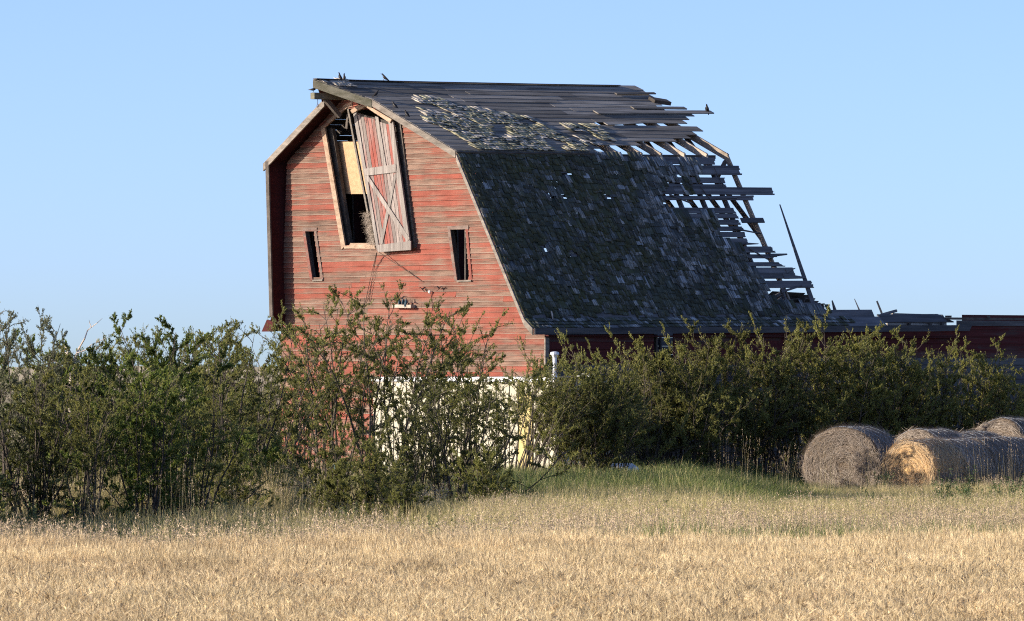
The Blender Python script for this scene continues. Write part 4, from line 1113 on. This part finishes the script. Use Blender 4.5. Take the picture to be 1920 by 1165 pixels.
SH_ = [
 (-60,120,590,'w2',170,'tall bush cut by the left picture edge',2.1,G1),
 (-407,87.5,734,'low',300,'first bush, counted from the crop, in the thicket outside the left picture edge',0.0,G1),
 (-446,89.7,713,'low',300,'second bush, counted from the crop, in the thicket outside the left picture edge',1.3,G1),
 (-354,91.9,694,'low',300,'third bush, counted from the crop, in the thicket outside the left picture edge',2.6,G1),
 (-393,94.1,731,'low',300,'fourth bush, counted from the crop, in the thicket outside the left picture edge',3.9,G1),
 (-306,96.3,712,'low',300,'fifth bush, counted from the crop, in the thicket outside the left picture edge',5.2,G1),
 (-344,98.5,694,'low',300,'sixth bush, counted from the crop, in the thicket outside the left picture edge',6.5,G1),
 (-263,100.7,729,'low',300,'seventh bush, counted from the crop, in the thicket outside the left picture edge',7.8,G1),
 (-300,102.9,712,'low',300,'eighth bush, counted from the crop, in the thicket outside the left picture edge',9.1,G1),
 (-223,105.1,694,'low',300,'ninth bush, counted from the crop, in the thicket outside the left picture edge',10.4,G1),
 (-259,107.3,728,'low',300,'tenth bush, counted from the crop, in the thicket outside the left picture edge',11.7,G1),
 (-186,109.5,711,'low',300,'eleventh bush, counted from the crop, in the thicket outside the left picture edge',13.0,G1),
 (-222,111.7,695,'low',300,'twelfth bush, counted from the crop, in the thicket outside the left picture edge',14.3,G1),
 (25,119,577,'w3',130,'tall thin grey-green bush at the far left edge',1.2,G1),
 (95,124,662,'w2',150,'low bush in the dip between the tall left bush and the bare snag',.4,G1),
 (165,125,642,'w5',120,'green bush under the bleached bare branches',3.1,G1),
 (215,121,640,'w2',120,'green bush right beside the bleached bare branches',4.4,G1),
 (295,119,598,'w2',150,'bright green bush with the tallest crown left of centre',.9,G1),
 (385,126,622,'w1',140,'olive bush between the bright green one and the dark one by the gable',2.6,G1),
 (440,123,605,'w1',150,'dark olive bush left of the gable, with the gap of sky beside it',5.0,G1),
 (110,131,640,'w2',150,'bush in the back row behind the bare snag',1.1,G1),
 (235,132,634,'w1',170,'bush in the back row left of the tallest crown',2.2,G1),
 (345,132,628,'w4',170,'bush in the back row between the bright green and the olive bush',3.0,G1),
 (410,132,640,'w2',150,'bush in the back row behind the olive bush',.4,G1),
 (475,130,648,'w1',120,'bush in the back row beside the gap of sky',4.1,G1),
 (60,112,665,'w4',200,'broad low bush filling the lower left corner',1.9,G1),
 (165,111,690,'w5',170,'yellowish bush in front, left of the small clearing',5.4,G1),
 (265,112,672,'w2',190,'dense green bush in front below the tallest crown',.2,G1),
 (365,113,690,'w4',170,'dark bush standing in front of the olive bushes',3.7,G1),
 (505,133,706,'w1',100,'small dark bush in the sky gap by the gable corner',1.0,G1),
 (560,137,618,'w5',120,'thin open bush against the left edge of the red gable',.5,G2),
 (622,136,552,'w5',160,'tall loose bush reaching under the left gable window',2.2,G2),
 (718,134,538,'w5',180,'tallest bush before the gable, below the loft door',4.0,G2),
 (805,137,575,'w5',150,'bush before the gable below the perched swallows',1.3,G2),
 (885,139,590,'w5',140,'slim bush whose tip leans toward the eave corner',2.9,G2),
 (855,121,706,'big',250,'big rounded bush standing forward in the centre',.4,G2),
 (770,120,752,'big',160,'bush at the left flank of the big central one',2.4,G2),
 (622,116,812,'low',150,'low scrub bush in front of the gable foot',1.1,G2),
 (700,115,818,'low',140,'low bush left of the big central bush',3.4,G2),
 (425,116,850,'low',130,'low bush right of the clearing, under the dark olive bush',2.2,G2),
 (755,112,872,'low',120,'small bush in the grass before the big central bush',.6,G2),
 (905,117,838,'low',120,'small bush at the right foot of the big central bush',1.7,G2),
 (548,122,850,'low',95,'small pale shrub beside the thin sapling',2.0,G2),
 (960,145,640,'fan',200,'fan-shaped bush arching over the shed corner',0.2,G2),
 (1010,146,690,'fan',190,'fan-shaped bush before the yellow shed door',.9,G2),
 (1085,147,672,'fan',170,'arching bush before the shaded shed wall',-.2,G3),
 (1060,147.5,628,'fan',150,'arching bush beside the vent pipe',-.3,G3),
 (1120,146.3,735,'fan',150,'low arching bush partly hiding the white tank',2.6,G3),
 (1140,147.2,668,'r2',130,'bush in front of the shaded shed end',.8,G3),
 (1205,150,655,'r1',150,'bush below the opening in the side wall',2.2,G3),
 (1245,151,640,'r1',140,'bush covering the foot of the opening in the side wall',3.3,G3),
 (1620,151,622,'r1',150,'bush between the rafter stubs and the leftmost bale',5.6,G3),
 (1290,151,640,'r2',150,'bush just right of the opening in the side wall',1.0,G3),
 (1350,150,612,'r1',140,'bush whose tips rise past the eave, left of the batten',3.9,G3),
 (1425,151,622,'r2',140,'bush before the grey batten on the side wall',.3,G3),
 (1500,150,617,'r1',140,'bush just right of the grey batten on the side wall',5.1,G3),
 (1580,151,612,'r2',150,'tall bush below the broken rafter stubs',2.7,G3),
 (1660,150,628,'r1',150,'bush above the shaggy leftmost bale',1.6,G3),
 (1740,151,645,'r2',150,'bush behind the middle of the bales',4.6,G3),
 (1825,152,643,'r1',180,'bush right of the end of the eave board',.9,G3),
 (1885,156,690,'r2',140,'lower bush behind the tall back bale',3.0,G3),
 (1970,151,680,'r1',150,'bush cut by the right picture edge',2.0,G3),
 (2070,152,660,'r2',170,'bush just outside the right picture edge',.5,G3),
]
for q in SH_:
    if q[0] >= 1160: q = (q[0], 153.5+(q[0]-1050)*.0115)+q[2:]
    shrub(*q)
sp = shrub(482,119,812,'sap',75,'thin sapling on one straight bare stem before the bushes',.4,G2,'sapling')
piece('trunk', M['bark'], sp, lambda m: m.tube([(0,0,-.05),(.01,0,.5),(0,.01,1.1)], [.02,.018,.012], 6))
# bleached bare branches standing above the left bushes
snag = link('dead_tree', None, label='bleached bare branches sticking out above the left bushes', category='dead tree')
SY = 124.0
def w3(px, py, dy=0): return Vector(((px-960)/FPX*(SY+dy), SY+dy, EYE+(HOR-py)/FPX*(SY+dy)))
o3 = w3(132, 730); snag.location = (o3.x, SY, 0)
def sloc(px, py, dy=0): p = w3(px, py, dy); return Vector((p.x-o3.x, p.y-SY, p.z))
mb = MB(); mb.tube([Vector((0,0,0)), sloc(132,740), sloc(133,690), sloc(143,668)], [.05,.045,.035,.028], 6); mb.build('trunk', M['dead_bark'], snag)
for pts, r in (([(143,668),(147,655),(159,635),(164,620),(171,614)], .022), ([(171,614),(168,605),(167,600)], .010), ([(171,614),(182,606),(192,597)], .010), ([(143,663),(160,657),(172,646),(180,643),(197,635)], .014),
               ([(138,680),(128,665),(122,660),(110,656)], .016), ([(128,665),(125,652),(120,650)], .010), ([(136,684),(124,672),(117,668)], .010), ([(134,690),(110,682),(98,676),(89,664)], .014), ([(180,643),(182,634)], .007)):
    mb = MB(); mb.tube([sloc(x, y, R.uniform(-.25,.25)) for x, y in pts], [lerp(r, r*.35, i/(len(pts)-1)) for i in range(len(pts))], 5); mb.build('branch', M['dead_bark'], snag)

# ------------------------------------------------------------------ grasses and the crop: clumps scattered by geometry nodes
def blades(g, n, rad, h, w0, lean, mat_i, curve=.25, hs=.25, sides=3):
    """n curved blades as quads (base wide, tip narrow)"""
    a = g.uniform(0, 2*math.pi, n); r = rad*np.sqrt(g.uniform(0,1,n)); P = np.stack([r*np.cos(a), r*np.sin(a), np.zeros(n)], 1)
    H = h*(1+g.normal(0, hs, n)).clip(.45,1.3); az = g.uniform(0, 2*math.pi, n); ln = np.abs(g.normal(0, lean, n))
    D = np.stack([np.cos(az), np.sin(az), np.zeros(n)], 1); fa = g.uniform(0, math.pi, n); S = np.stack([np.cos(fa), np.sin(fa), np.zeros(n)], 1)*w0/2
    levels = np.linspace(0, 1, sides+1); rows_ = []
    for t in levels:
        c = P + D*(ln*(t**(1.6))*H*(1+curve*t))[:,None]; c[:,2] = H*t*(1-.18*ln*t)
        k = 1.0-.8*t**2
        rows_.append((c-S*k, c+S*k))
    V = np.stack([x for pr in rows_ for x in pr], 1); m = V.shape[1]
    q = np.concatenate([np.arange(n)[:,None]*m + np.array([2*i, 2*i+1, 2*i+3, 2*i+2]) for i in range(sides)])
    tips = (rows_[-1][0]+rows_[-1][1])/2; tdir = tips-(rows_[-2][0]+rows_[-2][1])/2; tdir /= np.linalg.norm(tdir,axis=1)[:,None]
    return V.reshape(-1,3), q, np.full(len(q), mat_i), tips, tdir
def quads_at(P, D, L, W, g):
    n = len(P); S = np.cross(D, g.normal(0,1,(n,3))); S /= np.linalg.norm(S,axis=1)[:,None]+1e-9; N = np.cross(S, D)
    W = W[:,None]; L = L[:,None]
    V = np.stack([P-S*W*.25, P+D*L*.45-S*W*.5, P+D*L, P+D*L*.45+S*W*.5], 1)
    return V.reshape(-1,3), np.arange(n*4).reshape(-1,4)
def merge(name, parts, mats):
    vs, qs, ms, off = [], [], [], 0
    for v, q, m in parts: vs.append(v); qs.append(q+off); ms.append(m); off += len(v)
    return soup(name, np.concatenate(vs), np.concatenate(qs), mats, np.concatenate(ms))
def wheat_clump(seed):
    g = np.random.default_rng(seed); n = 210
    v, q, m, tips, td = blades(g, n, .42, .78, .0042, .10, 0, .3, .07, 2)
    parts = [(v,q,m)]
    v, q, m, _, _ = blades(g, 70, .42, .55, .009, .35, 0, .5, .2, 3); parts.append((v,q,m))
    # ears: two crossed quads nodding over, with awns
    az = g.uniform(0, 2*math.pi, n); nod = np.where(g.uniform(0,1,n) < (.22 if seed < 4 else .75), g.uniform(.5,1.5,n), g.uniform(.03,.3,n))
    d = td + np.stack([np.cos(az), np.sin(az), -g.uniform(-.1,.8,n)],1)*nod[:,None]; d /= np.linalg.norm(d,axis=1)[:,None]
    L = g.uniform(.06,.095,n)
    dark = np.where(g.uniform(0,1,n) < ((.05 if seed < 4 else .30)), 2, 1)
    for _ in range(2):
        v, q = quads_at(tips-d*.01, d, L, np.full(n,0.008 if seed < 4 else .0115), g); parts.append((v,q,dark))
    for _ in range(3):
        da = d+g.normal(0,.16,(n,3)); da /= np.linalg.norm(da,axis=1)[:,None]
        v, q = quads_at(tips+d*L[:,None]*.4, da, L*1.4, np.full(n,.0035), g); parts.append((v,q,np.full(len(q),0)))
    return merge('wheat_clump', parts, [M['wheat_stem'], M['wheat_ear'], M['wheat_dark']])
def brome_clump(seed, h=1.0, n=70):
    g = np.random.default_rng(seed)
    v, q, m, tips, td = blades(g, n, .45, h, .005, .10, 0, .3, .12, 3); parts = [(v,q,m)]
    v, q, m, _, _ = blades(g, n, .45, h*.6, .008, .3, 0, .5, .25, 3); parts.append((v,q,m))
    k = 6
    P = np.repeat(tips, k, 0) - np.repeat(td, k, 0)*g.uniform(0,.17,(n*k,1)); D = np.repeat(td, k, 0)*.5+g.normal(0,.5,(n*k,3))+np.array([0.1,0,-.15]); D /= np.linalg.norm(D,axis=1)[:,None]
    v, q = quads_at(P, D, g.uniform(.025,.055,n*k), np.full(n*k,.009), g); parts.append((v,q,np.full(len(q),1)))
    return merge('brome_clump', parts, [M['brome_stem'], M['brome_head']])
def blade_clump(name, seed, h, n, w0, lean, mats, mixp=0.0):
    g = np.random.default_rng(seed)
    v, q, m, _, _ = blades(g, int(n*(1-mixp)), .45, h, w0, lean, 0, .6, .25, 4); parts = [(v,q,m)]
    if mixp > 0: v, q, m, _, _ = blades(g, int(n*mixp), .45, h*1.1, w0*.7, lean*.7, 1, .5, .2, 4); parts.append((v,q,m))
    return merge(name, parts, mats)
def weed_clump(seed):
    g = np.random.default_rng(seed); n = 9
    v, q, m, tips, td = blades(g, n, .22, .75, .008, .2, 0, .3, .2, 3); parts = [(v,q,m)]
    k = 40; ii = g.integers(0,n,n*k); f = g.uniform(.2,1,n*k)[:,None]
    P = tips[ii]*f + np.array([0,0,0]); D = g.normal(0,1,(n*k,3))+np.array([0,0,.3]); D /= np.linalg.norm(D,axis=1)[:,None]
    v, q = quads_at(P, D, g.uniform(.03,.08,n*k), np.full(n*k,.02), g); parts.append((v,q,np.full(len(q),0)))
    return merge('weed_clump', parts, [M['weed_leaf']])
def scatter(name, pts, scl, clumps, seed=0, ix=None):
    g = np.random.default_rng(seed); pts = np.asarray(pts); n = len(pts)
    col = bpy.data.collections.new(name+'_clumps')
    for i, m in enumerate(clumps): col.objects.link(bpy.data.objects.new('%s_clump_%02d' % (name, i), m))
    me = bpy.data.meshes.new(name); me.vertices.add(n); me.vertices.foreach_set('co', pts.astype(np.float32).ravel())
    a = me.attributes.new('sc', 'FLOAT_VECTOR', 'POINT'); a.data.foreach_set('vector', np.asarray(scl, dtype=np.float32).ravel())
    rot = np.zeros((n,3), dtype=np.float32); rot[:,2] = g.uniform(0, 2*math.pi, n); rot[:,0] = g.normal(0,.05,n); rot[:,1] = g.normal(.03,.05,n)
    a = me.attributes.new('ro', 'FLOAT_VECTOR', 'POINT'); a.data.foreach_set('vector', rot.ravel())
    a = me.attributes.new('ix', 'INT', 'POINT'); a.data.foreach_set('value', (np.asarray(ix) if ix is not None else g.integers(0, len(clumps), n)).astype(np.int32))
    o = link(name, me, None, None, kind='stuff')
    ng = bpy.data.node_groups.new(name, 'GeometryNodeTree')
    ng.interface.new_socket('Geometry', in_out='INPUT', socket_type='NodeSocketGeometry'); ng.interface.new_socket('Geometry', in_out='OUTPUT', socket_type='NodeSocketGeometry')
    N, L = ng.nodes, ng.links
    gi, go = N.new('NodeGroupInput'), N.new('NodeGroupOutput'); ip = N.new('GeometryNodeInstanceOnPoints'); ci = N.new('GeometryNodeCollectionInfo')
    ci.inputs['Collection'].default_value = col; ci.inputs['Separate Children'].default_value = True; ci.inputs['Reset Children'].default_value = True
    def at(nm, ty):
        q = N.new('GeometryNodeInputNamedAttribute'); q.data_type = ty; q.inputs['Name'].default_value = nm; return [s for s in q.outputs if s.name == 'Attribute' and s.enabled][0]
    L.new(gi.outputs[0], ip.inputs['Points']); L.new(ci.outputs[0], ip.inputs['Instance']); ip.inputs['Pick Instance'].default_value = True
    L.new(at('ix','INT'), ip.inputs['Instance Index']); L.new(at('ro','FLOAT_VECTOR'), ip.inputs['Rotation']); L.new(at('sc','FLOAT_VECTOR'), ip.inputs['Scale'])
    L.new(ip.outputs[0], go.inputs[0])
    md = o.modifiers.new('scatter', 'NODES'); md.node_group = ng
    return o
def px_of(x, Y): return 960 + FPX*x/Y
def grid(y0, y1, step, m0=-520, m1=2420, jit=.5):
    out = []; Y = y0
    while Y < y1:
        xa, xb = (m0-960)/FPX*Y-1.0, (m1-960)/FPX*Y+1.0; x = xa
        while x < xb: out.append((x+R.uniform(-jit,jit)*step, Y+R.uniform(-jit,jit)*step)); x += step
        Y += step
    return out
def wheat_edge(x): return 78.5 + 2.2*mnoise.noise((x*.25, 1.7, 0)) + (x+3)*.35
W, Ws = [], []
for (x, y) in grid(46, 86, .42):
    if y < wheat_edge(x): W.append((x,y,0)); s = R.uniform(.92,1.08); Ws.append((1,1,s*(1+.06*mnoise.noise((x*.8,y*.3,2)))))
scatter('wheat_field', W, Ws, [wheat_clump(i) for i in range(8)], seed=1, ix=[R.randrange(4)+(4 if y < 69+5*mnoise.noise((x*.3,y*.2,8)) else 0) for x, y, _ in W])
Bp, Bs, Dp, Ds, Gp, Gs, Wp, Wss, Sp, Ss = [], [], [], [], [], [], [], [], [], []
def clear_of_shed(x, y):
    lx, ly = to_loc(x, y)
    if lx < .2 and ly > -.1 and lx > -10.8: return False
    dx, dy = x-SX, y-150.0; sx, sy = dx*EX[0]+dy*EX[1], dx*EV[0]+dy*EV[1]
    return not (-SW-.1 < sx < .1 and -.1 < sy < SD+.1)
for (x, y) in grid(76, 160, .5):
    e = wheat_edge(x)
    if y < e-.4 or not clear_of_shed(x, y): continue
    px = px_of(x, y); n1 = mnoise.noise((x*.5, y*.22, 5)); n2 = mnoise.noise((x*.9, y*.5, 11)); right = max(0, min(1, (px-700)/500))
    d = y-e; far = 4.0+right*8 + n1*3
    p = (x, y, 0); h = R.uniform(.85,1.12)
    if d < 1.2+2.2*right and R.random() < (.35+.5*right)*(1.0 if n2 > -.25 else .4): Gp.append(p); Gs.append((.9,.9,(.55+.5*right)*h)); 
    if 0.6+1.6*right < d < far:
        if R.random() < .9: Bp.append(p); Bs.append((1,1,h*(.98 if n2 > -.2 else .82)*(1-.12*right)))
        if n2 > .25 and R.random() < .5: Gp.append(p); Gs.append((.9,.9,.7*h))
    elif d >= far:
        if right > .35:
            green = (y-127 + n1*9 + (px < 1000)*6 - max(0, px-1440)*.2)
            sink = 1.0 if y < 112 else lerp(.92, .42, max(0, min(1, (px-1300)/190)))
            if green > 0: Gp.append(p); Gs.append((1,1,h*.93*sink))
            else:
                Dp.append(p); Ds.append((1,1,h*(.85+.2*n2)*sink))
                if R.random() < .12+.03*(green+9): Gp.append(p); Gs.append((1,1,h*.75*sink))
                if R.random() < .2 and d < 30: Bp.append(p); Bs.append((1,1,h*.8))
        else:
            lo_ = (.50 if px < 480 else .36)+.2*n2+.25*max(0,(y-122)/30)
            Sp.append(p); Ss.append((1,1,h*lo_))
            if R.random() < .06+.22*(n1 > .1 and px > 350): Dp.append(p); Ds.append((1,1,h*.75))
            if n1 > .22 and y > 114 and R.random() < .2: Bp.append(p); Bs.append((1,1,h*.85))
    if R.random() < .012 + .05*(px > 1200 and 88 < y < 105 and n2 > .1) + .05*(px > 1750 and 120 < y < 140): Wp.append(p); Wss.append((1,1,h*.9))
for cx, cY, nn in ((165, 117, 26), (480, 121, 30), (420, 126, 20)):
    for i in range(nn):
        px = cx+R.gauss(0, 45); Y = cY+R.gauss(0, 2.0); Dp.append(((px-960)/FPX*Y, Y, 0)); Ds.append((.8,.8,R.uniform(.9,1.5)))
# grass growing up against the bales
for i in range(90):
    px = R.uniform(1480, 1990); Y = R.uniform(143.0, 146.2); p = ((px-960)/FPX*Y, Y, 0); Dp.append(p); Ds.append((.8,.8,R.uniform(.25,.55)))
    if R.random() < .4: Bp.append(p); Bs.append((.6,.6,R.uniform(.3,.6)))
scatter('brome_grass', Bp, Bs, [brome_clump(20+i) for i in range(5)], seed=2)
scatter('dry_grass', Dp, Ds, [blade_clump('dry_clump', 30+i, .75, 190, .008, .28, [M['dry_blade'], M['green_blade']], .07) for i in range(4)], seed=3)
scatter('green_grass', Gp, Gs, [blade_clump('green_clump', 40+i, .78, 170, .013, .32, [M['green_blade'], M['dry_blade']], .10) for i in range(4)], seed=4)
scatter('sedge', Sp, Ss, [blade_clump('sedge_clump', 80+i, .78, 170, .013, .30, [M['sedge_blade'], M['dry_blade']], .03) for i in range(4)], seed=7)  # green clumps again on the left, colour darkened to stand in for shade
scatter('weeds', Wp, Wss, [weed_clump(50+i) for i in range(3)], seed=5)
# tall dry stalks standing before the dark bushes
T_, Ts_ = [], []
for i in range(80):
    px = R.uniform(-40, 620) if i < 45 else R.uniform(1330, 1900); Y = R.uniform(92, 112) if i < 45 else R.uniform(140, 147)
    T_.append(((px-960)/FPX*Y, Y, 0)); s = R.uniform(.9,1.35); Ts_.append((.5,.5,s))
scatter('dry_stalks', T_, Ts_, [brome_clump(70+i, 1.15, 5) for i in range(4)], seed=6)
